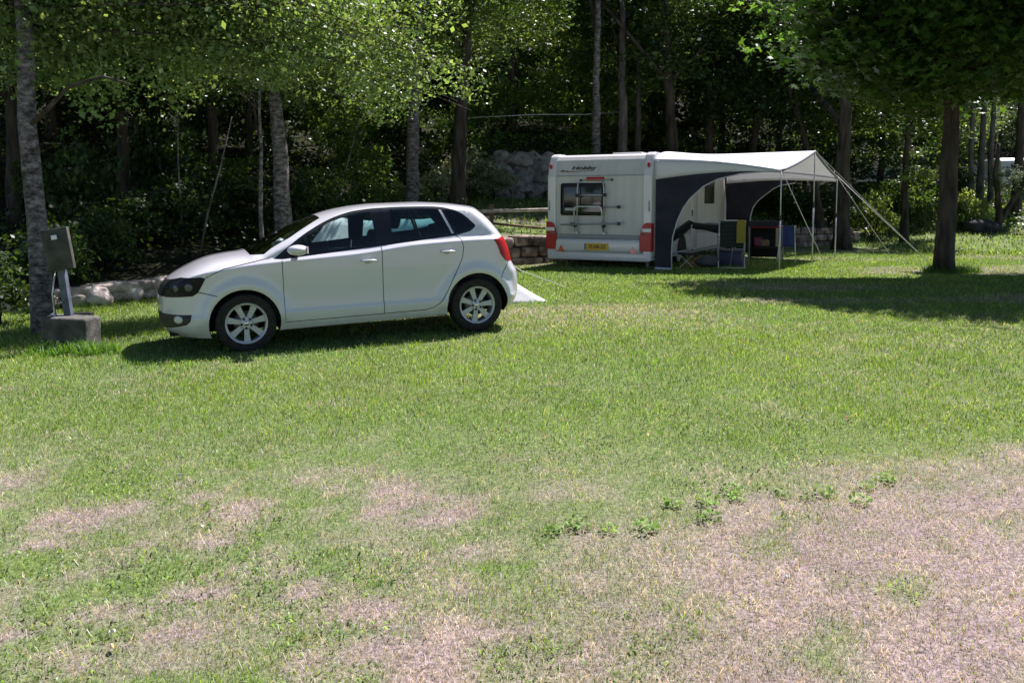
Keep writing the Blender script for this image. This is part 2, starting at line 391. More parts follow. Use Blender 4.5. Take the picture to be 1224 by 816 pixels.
# longer tufts at the foot of the block, the tree, the wall
def tuft(cx, cy, r, n, h0, h1, ccol=(.09, .19, .03)):
    a = rs.uniform(0, 6.283, n); q = r*np.sqrt(rs.rand(n)); x = cx+q*np.cos(a); y = cy+q*np.sin(a)
    col = np.array(ccol)*(.6+.9*rs.rand(n))[:, None]
    return fan(n, rs, x, y, rs.uniform(h0, h1, n), rs.uniform(.005, .010, n), rs.uniform(.2, .9, n), col)
for k in range(34): parts.append(tuft(rs.normal(-4.55, .24), 8.62+rs.uniform(-.12, .16), .10, 55, .05, rs.uniform(.1, .22)))
for k in range(40):
    a = rs.uniform(0, 6.28); q = rs.uniform(.15, .75); parts.append(tuft(8.75+q*math.cos(a)*(1.2 if math.cos(a) > 0 else .5), 16.9+.45*q*math.sin(a), .14, 60, .06, .34-.25*q, (.05, .12, .02)))
for k in range(60):
    q = rs.uniform(-9, .2); parts.append(tuft(q, float(_W(q))-.1, .2, 50, .05, .16))
o = link('grass', tri_mesh('grass', parts), mats=[GA]); tag(o, 'short worn lawn grass mixed with dry straw', 'grass', kind='stuff')
GRASS_END = True

# ================================================================== CAR
def circle(cx, cz, r, n=40): return [(cx+r*math.cos(2*math.pi*i/n), cz+r*math.sin(2*math.pi*i/n)) for i in range(n)]
def inpoly(poly, P):
    x, y = P[:, 0], P[:, 1]; c = np.zeros(len(P), bool); j = len(poly)-1
    for i in range(len(poly)):
        xi, yi = poly[i]; xj, yj = poly[j]
        if yi != yj: c ^= ((yi > y) != (yj > y)) & (x < (xj-xi)*(y-yi)/(yj-yi)+xi)
        j = i
    return c
def dens(poly, st, closed=True):
    out = []; n = len(poly)
    for i in range(n if closed else n-1):
        a, b = poly[i], poly[(i+1) % n]; k = max(1, int(math.hypot(b[0]-a[0], b[1]-a[1])/st))
        for q in range(k): out.append((a[0]+(b[0]-a[0])*q/k, a[1]+(b[1]-a[1])*q/k))
    if not closed: out.append(poly[-1])
    return out
def smooth_poly(pts, n=10):
    """closed Catmull-Rom only where a point is flagged round (3rd value)"""
    out = []; k = len(pts)
    for i in range(k):
        a, b = pts[i], pts[(i+1) % k]
        p0, p3 = pts[i-1], pts[(i+2) % k]
        if len(a) > 2 or len(b) > 2:
            m0 = ((b[0]-p0[0])/2, (b[1]-p0[1])/2) if len(a) > 2 else (b[0]-a[0], b[1]-a[1])
            m1 = ((p3[0]-a[0])/2, (p3[1]-a[1])/2) if len(b) > 2 else (b[0]-a[0], b[1]-a[1])
            for q in range(n):
                t = q/n; h = (2*t**3-3*t**2+1, t**3-2*t**2+t, -2*t**3+3*t**2, t**3-t**2)
                out.append(tuple(h[0]*a[c]+h[1]*m0[c]+h[2]*b[c]+h[3]*m1[c] for c in (0, 1)))
        else: out.append((a[0], a[1]))
    return out
CT = pchip([-.02, .0, .03, .08, .15, .27, .40, .52, .70, .86, .95, 1.05, 1.282, 1.5, 1.66, 1.78, 1.92, 2.1, 2.35, 2.8, 3.13, 3.35, 3.52],
           [.60, .655, .70, .75, .795, .857, .915, .953, .982, 1.0, 1.035, 1.09, 1.21, 1.305, 1.365, 1.40, 1.43, 1.456, 1.473, 1.476, 1.458, 1.43, 1.405])
UF = pchip([.18, .22, .26, .32, .45, .56, .60, .64], [.09, .04, .005, -.015, -.025, -.022, -.02, -.012])
UR = pchip([.18, .24, .30, .36, .45, .55, .65, .72, .78, .9, 1.0, 1.1, 1.2, 1.3, 1.36, 1.385, 1.41], [3.78, 3.85, 3.91, 3.94, 3.965, 3.97, 3.955, 3.915, 3.885, 3.86, 3.82, 3.765, 3.69, 3.60, 3.535, 3.53, 3.53])
CR = pchip([-.05, .3, .9, 1.05, 1.55, 1.85, 3.0, 3.6], [.10, .095, .10, .15, .16, .10, .085, .08])
ZC = pchip([-.1, .2, .45, .88, 2.0, 2.65, 3.3, 4.0], [.79, .80, .83, .885, .945, 1.01, 1.03, 1.02])
WL = pchip([.15, .20, .24, .28, .33, .38, .43, .55, .72, .80], [.79, .805, .825, .836, .845, .848, .829, .826, .836, .840])
WU = pchip([0, .008, .03, .056, .075, .12, .3, .44, .6], [.840, .836, .813, .788, .783, .772, .705, .636, .56])
ARF, ARR = (.803, .300, .352), (3.31, .302, .366)
def EE(s, n):
    s = np.clip(s, 0, 1); return (1-(1-s)**n)**(1/n)
def half(u, z):
    u = np.asarray(u, float); z = np.asarray(z, float)
    zc = ZC(u); zt = CT(u)
    lo = WL(np.minimum(z, .8)); up = WU(z-zc)
    wv = np.where(z < zc, lo, up)
    wv = wv*(1-.105*(np.clip(.95-u, 0, 1)/.95)**2)*(1-.06*(np.clip(u-2.9, 0, 2)/1.07)**2)
    for (cx, cz, r) in (ARF, ARR):
        rr = np.hypot(u-cx, z-cz); wv = wv+.042*np.exp(-((rr-r-.035)/.065)**2)*ss(.2, .42, z)*(1-ss(.80, .93, z))
    e = EE((u-UF(z))/.42, 2.5)*EE((UR(z)-u)/.27, 2.4)*EE((zt-z)/CR(u), 2.2)
    return wv*e
# outlines in (u,z)
bottom = [(.055, .205), (.44, .175), (.46, .2), (.50, .2)]
top = [(u, float(CT(u))) for u in list(np.arange(-.018, .3, .02))+list(np.arange(.3, 3.5, .03))+[3.527]]
front = [(float(UF(z)), z) for z in np.arange(.205, .60, .03)]
rear = [(float(UR(z)), z) for z in np.arange(1.40, .24, -.03)]
sil = front+top+rear+[(3.85, .255), (3.66, .255), (2.97, .225), (1.12, .205), (.45, .175)]
sil = dens(sil, .03)
archF = circle(*ARF); archR = circle(*ARR)
P = {}
P['arch'] = [archF, archR]
P['headlight'] = smooth_poly([(-.1, .735), (.06, .742), (.218, .795), (.40, .800), (.448, .785), (.41, .715), (.37, .645), (.32, .612), (.06, .598), (-.1, .60)])
P['fog'] = [(-.1, .432), (.30, .427), (.285, .36), (.245, .325), (.02, .268), (-.1, .268)]
P['tail'] = smooth_poly([(3.53, 1.035), (3.66, 1.055), (4.1, 1.05), (4.1, .775), (3.76, .773), (3.67, .785), (3.61, .86), (3.575, .96)])
P['plate_strip'] = [(-.1, .50), (-.018, .50), (-.018, .58), (-.1, .58)]
DLO = smooth_poly([(1.115, .942), (1.206, .935), (2.02, 1.0), (2.25, 1.022), (3.10, 1.095), (3.27, 1.135), (3.335, 1.185, 1), (3.32, 1.225, 1), (3.20, 1.335, 1), (3.06, 1.395, 1), (2.90, 1.422, 1), (2.6, 1.43, 1), (2.36, 1.428, 1), (2.15, 1.418, 1), (1.94, 1.388, 1), (1.72, 1.318, 1), (1.45, 1.18, 1), (1.25, 1.045)])
P['dlo'] = DLO
P['glassF'] = [(1.25, .972), (2.02, 1.03), (2.195, 1.047), (2.175, 1.398), (2.06, 1.388), (1.94, 1.362), (1.72, 1.290), (1.47, 1.157), (1.27, 1.025)]
P['glassR'] = [(2.375, 1.062), (3.04, 1.117), (2.985, 1.25), (2.925, 1.39), (2.85, 1.402), (2.6, 1.408), (2.385, 1.406)]
P['trimbar'] = [(3.047, 1.118), (3.075, 1.12), (2.965, 1.383), (2.935, 1.388)]
P['glassQ'] = [(3.095, 1.125), (3.26, 1.155), (3.312, 1.195), (3.19, 1.315), (3.06, 1.372), (2.995, 1.376)]
P['screen'] = [(u, float(CT(u))+.05) for u in np.arange(.875, 1.66, .05)]+[(1.66, float(CT(1.66))+.05)]+[(u, float(CT(u))-.075+.045*max(0, (u-1.3)/.36)) for u in np.arange(1.66, 1.06, -.05)]+[(1.03, .992), (.90, .985)]
P['rearscreen'] = [(4, 1.08), (float(UR(1.08))-.10, 1.08), (float(UR(1.34))-.06, 1.34), (4, 1.34)]
P['fdoor'] = [(1.085, .945), (1.16, .925), (1.195, .89), (1.198, .285), (2.24, .292), (2.240, 1.03), (2.285, 1.06), (2.275, 1.44), (2.1, 1.435), (1.93, 1.405), (1.71, 1.335), (1.44, 1.197), (1.24, 1.06)]
P['rdoor'] = [(2.24, .292), (2.70, .297), (2.79, .315), (2.86, .36), (2.907, .415), (2.965, .51), (3.022, .617), (3.10, .75), (3.147, .85), (3.165, .965), (3.14, 1.06), (3.09, 1.12), (2.955, 1.40), (2.93, 1.437), (2.6, 1.445), (2.275, 1.44), (2.285, 1.06), (2.240, 1.03)]
gaps = [[(1.195, .925), (1.198, .285), (2.24, .292), (2.70, .297), (2.79, .315), (2.86, .36), (2.907, .415), (2.965, .51), (3.022, .617), (3.10, .75), (3.147, .85), (3.165, .965), (3.14, 1.06), (3.10, 1.09)],
        [(2.240, .292), (2.240, 1.02)], [(.372, .65), (.55, .60)], [(3.72, .785), (3.60, .595)],
        [(.448, .79), (.62, .868), (.88, .918), (1.08, .955)]]
GW = .004
def strip(pl):
    out_l, out_r = [], []
    for i, p in enumerate(pl):
        a = pl[max(i-1, 0)]; b = pl[min(i+1, len(pl)-1)]; dx, dz = b[0]-a[0], b[1]-a[1]; l = math.hypot(dx, dz); nx_, nz_ = -dz/l*GW, dx/l*GW
        out_l.append((p[0]+nx_, p[1]+nz_)); out_r.append((p[0]-nx_, p[1]-nz_))
    return out_l+out_r[::-1]
gp = [strip(g) for g in gaps]
pts, edges = [], []
def addpoly(pl, closed=True):
    s = len(pts); pts.extend(pl); n = len(pl); edges.extend((s+i, s+i+1) for i in range(n-1))
    if closed: edges.append((s+n-1, s))
addpoly(sil)
for a in P['arch']: addpoly(a)
for k in ('headlight', 'fog', 'tail', 'dlo', 'glassF', 'glassR', 'trimbar', 'glassQ', 'screen', 'rearscreen', 'fdoor', 'rdoor', 'plate_strip'): addpoly(dens(P[k], .03))
for g in gp: addpoly(dens(g, .04))
TH = [7, 14, 22, 30, 38, 46, 55, 64, 74, 86]
for th in TH:
    d = 1-math.cos(R(th))
    addpoly([(u, float(CT(u)-d*CR(u))) for u in np.arange(.0, 3.50, .03) if u > UF(float(CT(u)-d*CR(u)))+.003], False)
    addpoly([(float(UF(z))+d*.42, z) for z in np.arange(.18, .72, .03) if z < CT(float(UF(z))+d*.42)-.004], False)
    addpoly([(float(UR(z))-d*.27, z) for z in np.arange(.24, 1.40, .03) if z < CT(float(UR(z))-d*.27)-.004], False)
for du in (0, .012, -.012, .03, .065, .1): addpoly([(u, float(ZC(u))+du) for u in np.arange(.3, 3.6, .04) if ZC(u)+du < CT(u)-.03], False)
for zz in (.33, .38, .43): addpoly([(u, zz) for u in np.arange(.1, 3.8, .05)], False)
for (cx, cz, r) in (ARF, ARR):
    for dr in (.012, .03, .055, .08, .11, .15): addpoly([q for q in circle(cx, cz, r+dr, 60) if q[1] > .25], False)
gx = np.arange(-.0, 3.95, .045); gzv = np.arange(.20, 1.46, .04)
pts.extend([(float(a), float(b_)) for a in gx for b_ in gzv])
res = delaunay_2d_cdt([Vector(p) for p in pts], edges, [], 0, 1e-5)
VV = np.array([(v.x, v.y) for v in res[0]]); TT = np.array([f for f in res[2] if len(f) == 3])
cen = VV[TT].mean(1)
inside = inpoly(sil, cen)
for a in P['arch']: inside &= ~inpoly(a, cen)
ar = np.abs(np.cross(VV[TT[:, 1]]-VV[TT[:, 0]], VV[TT[:, 2]]-VV[TT[:, 0]])); inside &= ar > 1e-9
TT = TT[inside]; cen = cen[inside]
reg = np.full(len(TT), 'body', dtype=object)
hy = half(cen[:, 0], cen[:, 1])
m_bumper = (inpoly([(-.2, .1), (-.2, .60), (.32, .605), (.372, .65), (.55, .60), (.55, .1)], cen)); reg[m_bumper] = 'front_bumper'
reg[inpoly([(3.60, .1), (3.60, .595), (3.72, .785), (4.1, .78), (4.1, .1)], cen)] = 'rear_bumper'
bon = (CT(cen[:, 0])-cen[:, 1] < 5) & inpoly([(-.1, .742), (.06, .742), (.218, .795), (.40, .80), (.448, .79), (.62, .868), (.88, .918), (1.08, .955), (.91, .985), (.87, 1.2), (-.1, 1.2)], cen); reg[bon] = 'bonnet'
reg[inpoly([(3.3, 1.42), (3.3, 1.36), (3.45, 1.38), (3.5, 1.3), (3.62, 1.05), (3.66, 1.045), (4.1, 1.04), (4.1, .785), (3.95, .78), (4.1, 1.6), (3.3, 1.6)], cen) & (cen[:, 0] > 3.42)] = 'tailgate'
for nm, k in (('rear_door', 'rdoor'), ('front_door', 'fdoor')): reg[inpoly(P[k], cen)] = nm
reg[inpoly(P['dlo'], cen)] = 'surround'
for nm, k in (('screen', 'screen'), ('rearscreen', 'rearscreen'), ('glassF', 'glassF'), ('glassR', 'glassR'), ('glassQ', 'glassQ'), ('trimbar', 'trimbar'), ('headlight', 'headlight'), ('tail', 'tail'), ('fog', 'fog')):
    reg[inpoly(P[k], cen)] = nm
reg[(reg == 'front_bumper') & (cen[:, 0] < .012) & (cen[:, 1] < .44) & (cen[:, 1] > .29)] = 'fog'
reg[(reg == 'headlight') & (hy < .40)] = 'grille'
reg[(reg == 'tail') & (hy < .50)] = 'tailgate'
for g in gp: reg[inpoly(g, cen)] = 'gap'
OFF = {'glassF': -.006, 'glassR': -.006, 'glassQ': -.006, 'surround': -.004, 'gap': -.012, 'fog': -.012, 'screen': -.002, 'grille': -.01, 'trimbar': 0, 'tail': .004, 'headlight': .003}
CARM = {}
def carpiece(name, regs, mats, sides=(1, -1), weld=True, off=None):
    """one mesh out of the given regions; mats: dict region->material"""
    Vl, Fl, Ml = [], [], []; base = 0; order = []
    for r_ in regs:
        if mats[r_] not in order: order.append(mats[r_])
        sel = TT[reg == r_]
        if not len(sel): continue
        ids, inv = np.unique(sel, return_inverse=True); inv = inv.reshape(sel.shape)
        y = half(VV[ids, 0], VV[ids, 1]); o_ = OFF.get(r_, 0) if off is None else off
        y = np.where(y > .004, np.maximum(y+o_, .002), y)
        for s in sides:
            v = np.stack([1.985-VV[ids, 0], s*y, VV[ids, 1]], 1); f = inv+base
            if s < 0: f = f[:, ::-1]
            Vl.append(v); Fl.append(f); Ml += [order.index(mats[r_])]*len(f); base += len(v)
    Va = np.concatenate(Vl); Fa = np.concatenate(Fl)
    me = npmesh(name, Va, Fa, smooth=True); me.polygons.foreach_set('material_index', np.array(Ml, np.int32))
    for m_ in order: me.materials.append(m_)
    bm = bmesh.new(); bm.from_mesh(me); bmesh.ops.remove_doubles(bm, verts=bm.verts[:], dist=2e-5)
    bm.to_mesh(me); bm.free()
    # normals straight from the surface formula, so shading is free of facets
    n = len(me.vertices); co = np.empty(n*3, np.float32); me.vertices.foreach_get('co', co); co = co.reshape(-1, 3).astype(float)
    u = 1.985-co[:, 0]; z = co[:, 2]; h = .004; sgn = np.where(co[:, 1] >= 0, 1, -1)
    uu = np.clip(u, UF(z)+h*1.5, UR(z)-h*1.5); zz = np.minimum(z, CT(uu)-h*1.5)
    du = (half(uu+h, zz)-half(uu-h, zz))/(2*h); dz = (half(uu, zz+h)-half(uu, zz-h))/(2*h)
    nn = np.stack([du, sgn, -dz], 1); nn[:, 0] *= 1
    near0 = np.abs(co[:, 1]) < .02; nn[near0, 1] *= .05
    nn /= np.linalg.norm(nn, axis=1)[:, None]
    me.normals_split_custom_set_from_vertices([tuple(q) for q in nn])
    return me
car = thing('parked_car', 'white five-door hatchback with silver alloy wheels parked side-on on the lawn', 'car')
pm, bk = M['paint'], M['black']
link('body', carpiece('body', ['body', 'surround', 'gap', 'trimbar'], {'body': pm, 'surround': M['gloss_black'], 'gap': M['seal'], 'trimbar': M['alu']}), car)
link('bonnet', carpiece('bonnet', ['bonnet'], {'bonnet': pm}), car)
tg = link('tailgate', carpiece('tailgate', ['tailgate'], {'tailgate': pm}), car)
link('rear_window', carpiece('rear_window', ['rearscreen'], {'rearscreen': M['glass_dark']}), tg)
link('windscreen', carpiece('windscreen', ['screen'], {'screen': M['screen']}), car)
fb = link('front_bumper', carpiece('front_bumper', ['front_bumper'], {'front_bumper': pm}), car)
link('rear_bumper', carpiece('rear_bumper', ['rear_bumper'], {'rear_bumper': pm}), car)
link('lower_grille', carpiece('lower_grille', ['fog'], {'fog': bk}), fb)
link('grille', carpiece('grille', ['grille'], {'grille': bk}), car)
def cx(u): return 1.985-u
def surf_M(u, z, s, off=0):
    """frame whose Y axis is the body's outward normal at (u, z) on side s"""
    h = .004; du = float(half(u+h, z)-half(u-h, z))/(2*h); dz = float(half(u, z+h)-half(u, z-h))/(2*h)
    n = Vector((du, s, -dz)).normalized(); x_ = Vector((0, 0, 1)).cross(n).normalized()*-1; z_ = x_.cross(n).normalized()
    m_ = Matrix((x_, n, z_)).transposed().to_4x4(); m_.translation = Vector((cx(u), s*float(half(u, z)), z))+n*off
    return m_
for s in (1, -1):
    fd = link('front_door', carpiece('front_door', ['front_door'], {'front_door': pm}, (s,)), car)
    link('door_window', carpiece('door_window', ['glassF'], {'glassF': M['glass']}, (s,)), fd)
    rd = link('rear_door', carpiece('rear_door', ['rear_door'], {'rear_door': pm}, (s,)), car)
    link('door_window', carpiece('door_window', ['glassR'], {'glassR': M['glass_dark']}, (s,)), rd)
    link('quarter_window', carpiece('quarter_window', ['glassQ'], {'glassQ': M['glass_dark']}, (s,)), car)
    hl = link('headlight', carpiece('headlight', ['headlight'], {'headlight': M['lens_head']}, (s,)), car)
    for (u, z, r) in ((.285, .70, .042), (.165, .69, .036)):
        MB().lathe([(r, -.004), (r*.97, .003), (r*.7, .0055), (.0005, .0065)], 24, M=surf_M(u, z, s, .002)).build('lamp', M['lamp_glass'], hl, True)
    tl = link('tail_light', carpiece('tail_light', ['tail'], {'tail': M['lens_red']}, (s,)), car)
    MB().lathe([(.05, -.01), (.05, .004), (.035, .008), (.0005, .010)], 24, M=surf_M(.165, .375, s, -.006) @ Matrix.Diagonal((1.1, 1, .78, 1))).build('fog_lamp', M['lens_clear'], fb, True)
    for (u, z, dr) in ((2.096, .873, fd), (2.978, .925, rd)):
        y0 = float(half(u, z))*s
        hb = MB(); hb.tube([(cx(u)-.085, y0-s*.002, z-.002), (cx(u)-.07, y0+s*.026, z), (cx(u), y0+s*.034, z+.003), (cx(u)+.07, y0+s*.026, z+.002), (cx(u)+.085, y0-s*.002, z)], [.011, .012, .0125, .012, .011], 10)
        hb.build('handle', pm, dr, True)
        MB().ball((cx(u)+.015, y0-s*.004, z-.012), .05, 2, (1, .12, .62)).build('handle_recess', M['rc'], dr, True)
    # mirror
    mi = MB(); mi.ball((cx(1.345), s*.935, 1.03), .11, 3, (.98, .95, .50), .0).build('wing_mirror', pm, car, True)
    mo = car.children[-1]
    MB().box(-.01, .01, -.075, .075, -.04, .04, Matrix.Translation((cx(1.435), s*.94, 1.03)), .008).build('mirror_glass', M['chrome'], mo)
    MB().tube([(cx(1.33), s*.78, .965), (cx(1.36), s*.84, .975), (cx(1.38), s*.90, 1.0)], [.03, .022, .02], 8).build('mirror_arm', bk, mo, True)
# emblem on the tail and wheels
tyre_prof = [(.205, -.085), (.245, -.092), (.285, -.096), (.298, -.085), (.302, -.06), (.3025, 0), (.302, .06), (.298, .085), (.285, .096), (.245, .092), (.205, .085)]
def wheel(u, s):
    hub = bpy.data.objects.new('wheel', None); C.objects.link(hub); hub.parent = car
    hub.location = (cx(u), s*.735, .302); hub.rotation_euler = (0, R({.815: 13, 3.31: 4}[u]), 0)
    if s < 0: hub.rotation_euler = (0, hub.rotation_euler[1], R(180))
    MB().lathe(tyre_prof, 56).build('tyre', M['rubber'], hub, True)
    rim = MB()
    rim.lathe([(.206, -.08), (.19, -.075), (.185, .03), (.188, .078), (.199, .088), (.209, .090), (.211, .083), (.206, .078)], 56)
    for k in range(7):
        a = 2*math.pi*k/7+.22; Mx = Matrix.Rotation(a, 4, 'Y')
        for q in (0,):
            pr = [(-.022, .04), (-.026, .12), (-.034, .197), (.034, .197), (.026, .12), (.022, .04)]
            rim.poly([(x_, .058 + .012*(z_/.2), z_) for x_, z_ in pr], (0, -.03, 0), Mx)
    rim.lathe([(.066, .03), (.066, .066), (.058, .074), (.03, .076), (.0005, .076)], 32)
    ro = rim.build('rim', M['alloy'], hub, ang=35)
    for k in range(5):
        a = 2*math.pi*k/5+.3; MB().lathe([(.0125, .06), (.0125, .0768), (.001, .0775)], 12, M=Matrix.Translation((.050*math.sin(a), 0, .050*math.cos(a)))).build('wheel_bolt', M['seal'], ro, True)
    MB().lathe([(.027, .07), (.026, .079), (.001, .080)], 24).build('centre_cap', M['chrome'], ro, True)
    MB().lathe([(.125, -.01), (.125, .012), (.04, .014), (.001, .014)], 32).build('brake_disc', M['disc'], hub, True)
for u in (.815, 3.31):
    for s in (1, -1): wheel(u, s)
    for s in (1, -1):
        lin = MB()
        a, z, r = (ARF if u < 1 else ARR); r += .004; n = 28
        rr = [(a+r*math.cos(q), z+r*math.sin(q)) for q in np.linspace(R(-16), R(196), n)]
        for i in range(n-1):
            (x0, z0), (x1, z1) = rr[i], rr[i+1]
            y0 = max(.60, float(half(x0, z0))-.008); y1 = max(.60, float(half(x1, z1))-.008)
            lin.poly([(cx(x0), s*y0, z0), (cx(x1), s*y1, z1), (cx(x1), s*.52, z1), (cx(x0), s*.52, z0)])
        lin.poly([(cx(x_), s*.52, z_) for x_, z_ in rr])
        lin.build('wheel_arch_liner', M['seal'], car)
# underside, cabin
ub = MB(); ub.box(cx(3.8), cx(3.70), -.6, .6, .27, .30); ub.box(cx(2.93), cx(1.18), -.79, .79, .215, .25); ub.box(cx(.44), cx(.08), -.6, .6, .20, .23); ub.box(cx(3.72), cx(.3), -.5, .5, .235, .27)
ub.tube([(cx(3.8), -.35, .25), (cx(3.3), -.35, .24), (cx(2.6), 0, .22), (cx(1.2), 0, .22)], .03); ub.box(cx(3.8), cx(3.5), -.5, -.2, .20, .28, bev=.02)
ub.build('underbody', M['seal'], car)
cabin = MB(); cabin.box(cx(3.5), cx(1.0), -.72, .72, .30, .33); cabin.box(cx(1.22), cx(1.02), -.70, .70, .33, .93); cabin.box(cx(1.55), cx(1.1), -.72, .72, .72, .955, bev=.06)
cabin.box(cx(3.62), cx(3.05), -.66, .66, .33, .98, bev=.03); cabin.box(cx(2.6), cx(1.5), -.12, .12, .33, .55, bev=.03)
for s in (1, -1): cabin.box(cx(3.1), cx(1.2), s*.775, s*.73, .33, .93, bev=.01)
cabin.build('cabin_trim', M['trim'], car)
def seat(u, y):
    b_ = MB(); b_.box(-.24, .27, -.25, .25, .0, .17, Matrix.Translation((cx(u), y, .45)), .05)
    b_.box(-.06, .07, -.24, .24, 0, .62, Matrix.Translation((cx(u)-.25, y, .55)) @ Matrix.Rotation(R(-16), 4, 'Y'), .05)
    b_.box(-.045, .045, -.13, .13, .66, .86, Matrix.Translation((cx(u)-.25, y, .55)) @ Matrix.Rotation(R(-16), 4, 'Y'), .04)
    b_.build('car_seat', M['seat'], car, ang=40)
seat(2.05, .37); seat(2.05, -.37)
b_ = MB(); b_.box(-.25, .25, -.62, .62, 0, .17, Matrix.Translation((cx(2.75), 0, .45)), .05); b_.box(-.06, .06, -.62, .62, 0, .52, Matrix.Translation((cx(2.98), 0, .56)) @ Matrix.Rotation(R(-18), 4, 'Y'), .05)
for y in (-.36, .36): b_.box(-.04, .04, -.12, .12, .50, .66, Matrix.Translation((cx(2.98), y, .56)) @ Matrix.Rotation(R(-18), 4, 'Y'), .03)
b_.build('rear_seat', M['seat'], car, ang=40)
sw = MB(); n = 28; ring = [(.185*math.cos(2*math.pi*k/n), .185*math.sin(2*math.pi*k/n)) for k in range(n+1)]
Mx = Matrix.Translation((cx(1.66), -.37 if False else .37, .90)) @ Matrix.Rotation(R(-25), 4, 'Y')
sw.tube([(0, a, c) for a, c in ring], .014, 8, False, Mx); sw.tube([(0, -.18, 0), (0, .18, 0)], .018, 6, True, Mx); sw.tube([(0, 0, 0), (.18, 0, -.05)], .03, 8, True, Mx)
sw.build('steering_wheel', M['trim'], car, True)
MB().lathe([(.045, 0), (.045, .008), (.001, .010)], 24, 'X', Matrix.Translation((cx(3.90), 0, .93)) @ Matrix.Rotation(R(180), 4, 'Z')).build('emblem', M['chrome'], car, True)
# place it: front wheel hub and rear wheel hub from the photograph
Fh = Vector((-2.712, 8.475, .254)); Rh = Vector((-.395, 9.41, .329)); ax = (Fh-Rh).normalized()
nrm = Vector((ax.y, -ax.x, 0)).normalized(); nrm = nrm if nrm.y < 0 else -nrm      # towards the camera side
up = ax.cross(-nrm).normalized(); up = up if up.z > 0 else -up
yl = up.cross(ax)                                                                     # local +Y
org = Fh - ax*(1.985-.815) - up*.302 - nrm*.80
car.rotation_euler = Matrix((ax, yl, up)).transposed().to_euler(); car.location = org

# ================================================================== WALLS, RAIL
rnd = random.Random(4)
M['stone_wall'] = noise_mat('wall_stone', (.10, .075, .06), (.42, .34, .29), 4.5, .9, bump=.6, bscale=25, c3=(.22, .16, .13), dist=.03)
M['boulder'] = noise_mat('boulder_rock', (.12, .112, .105), (.32, .30, .285), 5, .95, bump=.8, bscale=11, c3=(.27, .25, .24), dist=.05)
M['concrete'] = noise_mat('old_concrete', (.045, .045, .038), (.17, .165, .15), 5, .92, bump=.6, bscale=40, c3=(.10, .095, .085), dist=.015)
M['wood_pale'] = noise_mat('weathered_wood', (.32, .27, .22), (.6, .54, .48), 9, .85, stretch=(1, 1, 1), bump=.3)
M['wood_brown'] = noise_mat('brown_post', (.08, .045, .03), (.2, .11, .07), 12, .85, bump=.3)
M['rope'] = mat('pale_rope', (.55, .55, .52), .8)
M['peg'] = mat('tent_peg', (.3, .3, .32), .4, .8)
def stone_course(mb, x0, x1, z0, top, thick, lo, hi, rows, off=0):
    """courses of roughly squared stones along the wall line"""
    for r in range(rows):
        x = x0+rnd.uniform(0, .2)
        while x < x1:
            ln = rnd.uniform(lo, hi); xa, xb = x, min(x+ln*.93, x1); x += ln*rnd.uniform(.98, 1.04)
            xm = (xa+xb)/2; ym = float(_W(xm)); slope = (float(_W(xm+.1))-float(_W(xm-.1)))/.2; L_ = math.hypot(1, slope)*(xb-xa)
            g = gz(xm, ym-.15); tp = top(xm); h = (tp+.08)/rows
            zc = g-.08+h*(r+.5)
            Mx = Matrix.Translation((xm, ym+off+rnd.uniform(-.03, .03), zc+rnd.uniform(-.012, .012))) @ Matrix.Rotation(math.atan(slope)+rnd.uniform(-.04, .04), 4, 'Z') @ Matrix.Rotation(rnd.uniform(-.03, .03), 4, 'X')
            mb.box(-L_/2, L_/2, -thick/2, thick/2, -h*.49, h*.49*rnd.uniform(.85, 1.0), Mx, bev=min(.045, h*.25), seg=2)
wl = MB(); x = -9.5
while x < -3.2:
    r = rnd.uniform(.16, .27); y = float(_W(x)); g = gz(x, y-.2)
    wl.ball((x, y+.1+rnd.uniform(-.05, .05), g+.10), r, 2, (1.15, .95, .85), .12, rnd, None, .06)
    ln = rnd.uniform(.4, .8); sl_ = math.atan((float(_W(x+.1))-float(_W(x-.1)))/.2)
    wl.box(-ln/2, ln/2, -.2, .22, -.15, 0, Matrix.Translation((x+.1, y+.30, gz(x+.1, y+.6)+.03+rnd.uniform(-.02, .02))) @ Matrix.Rotation(sl_, 4, 'Z') @ Matrix.Rotation(rnd.uniform(-.06, .06), 4, 'Y'), .035)
    wl.ball((x+.1, y+.35, g+.10), r*.9, 2, (1.1, .9, .6), .12, rnd); x += r*1.35
o = wl.build('stone_kerb_wall', noise_mat('sun_tinted_stone', (.22, .18, .15), (.62, .54, .50), 4.5, .9, bump=.6, bscale=25, c3=(.42, .35, .31), dist=.03), None, ang=50); tag(o, 'low wall of single stones tinted sunlit-pale edging the lawn left of the white car', 'wall')  # wall stone lightened in colour, in place of sun on the tops
wl = MB(); stone_course(wl, -3.15, 11.6, 0, lambda x: float(_J(x))+.05, .40, .35, .85, 3, .08)
o = wl.build('retaining_wall', M['stone_wall'], None, ang=50); tag(o, 'brown retaining wall of stacked stone courses behind the car and the caravan', 'wall')
bw = MB()
for row in range(4):
    x = -.3
    while x < 8.4:
        if row > 1 and x > 1.4: break
        r = rnd.uniform(.24, .44); y = float(_W(x))+6.86+.10*row; g = gz(x, float(_W(x))+6.6)
        bw.ball((x+rnd.uniform(-.1, .1), y+rnd.uniform(-.1, .1), g+.18+row*.34+rnd.uniform(-.1, .1)), r*1.02, 2, (rnd.uniform(.85, 1.3), .8, rnd.uniform(.7, 1.05)), .15, rnd, None, .075); x += r*1.75
o = bw.build('boulder_wall', M['boulder']); tag(o, 'rough wall of grey boulders banking up the grass terrace left of the caravan', 'wall')
fe = thing('wood_fence', 'sunlit pale wooden rail on a thin brown post above the retaining wall', 'fence', (-.5, 20.5, gz(-.5, 20.5)))
z0 = fe.location.z
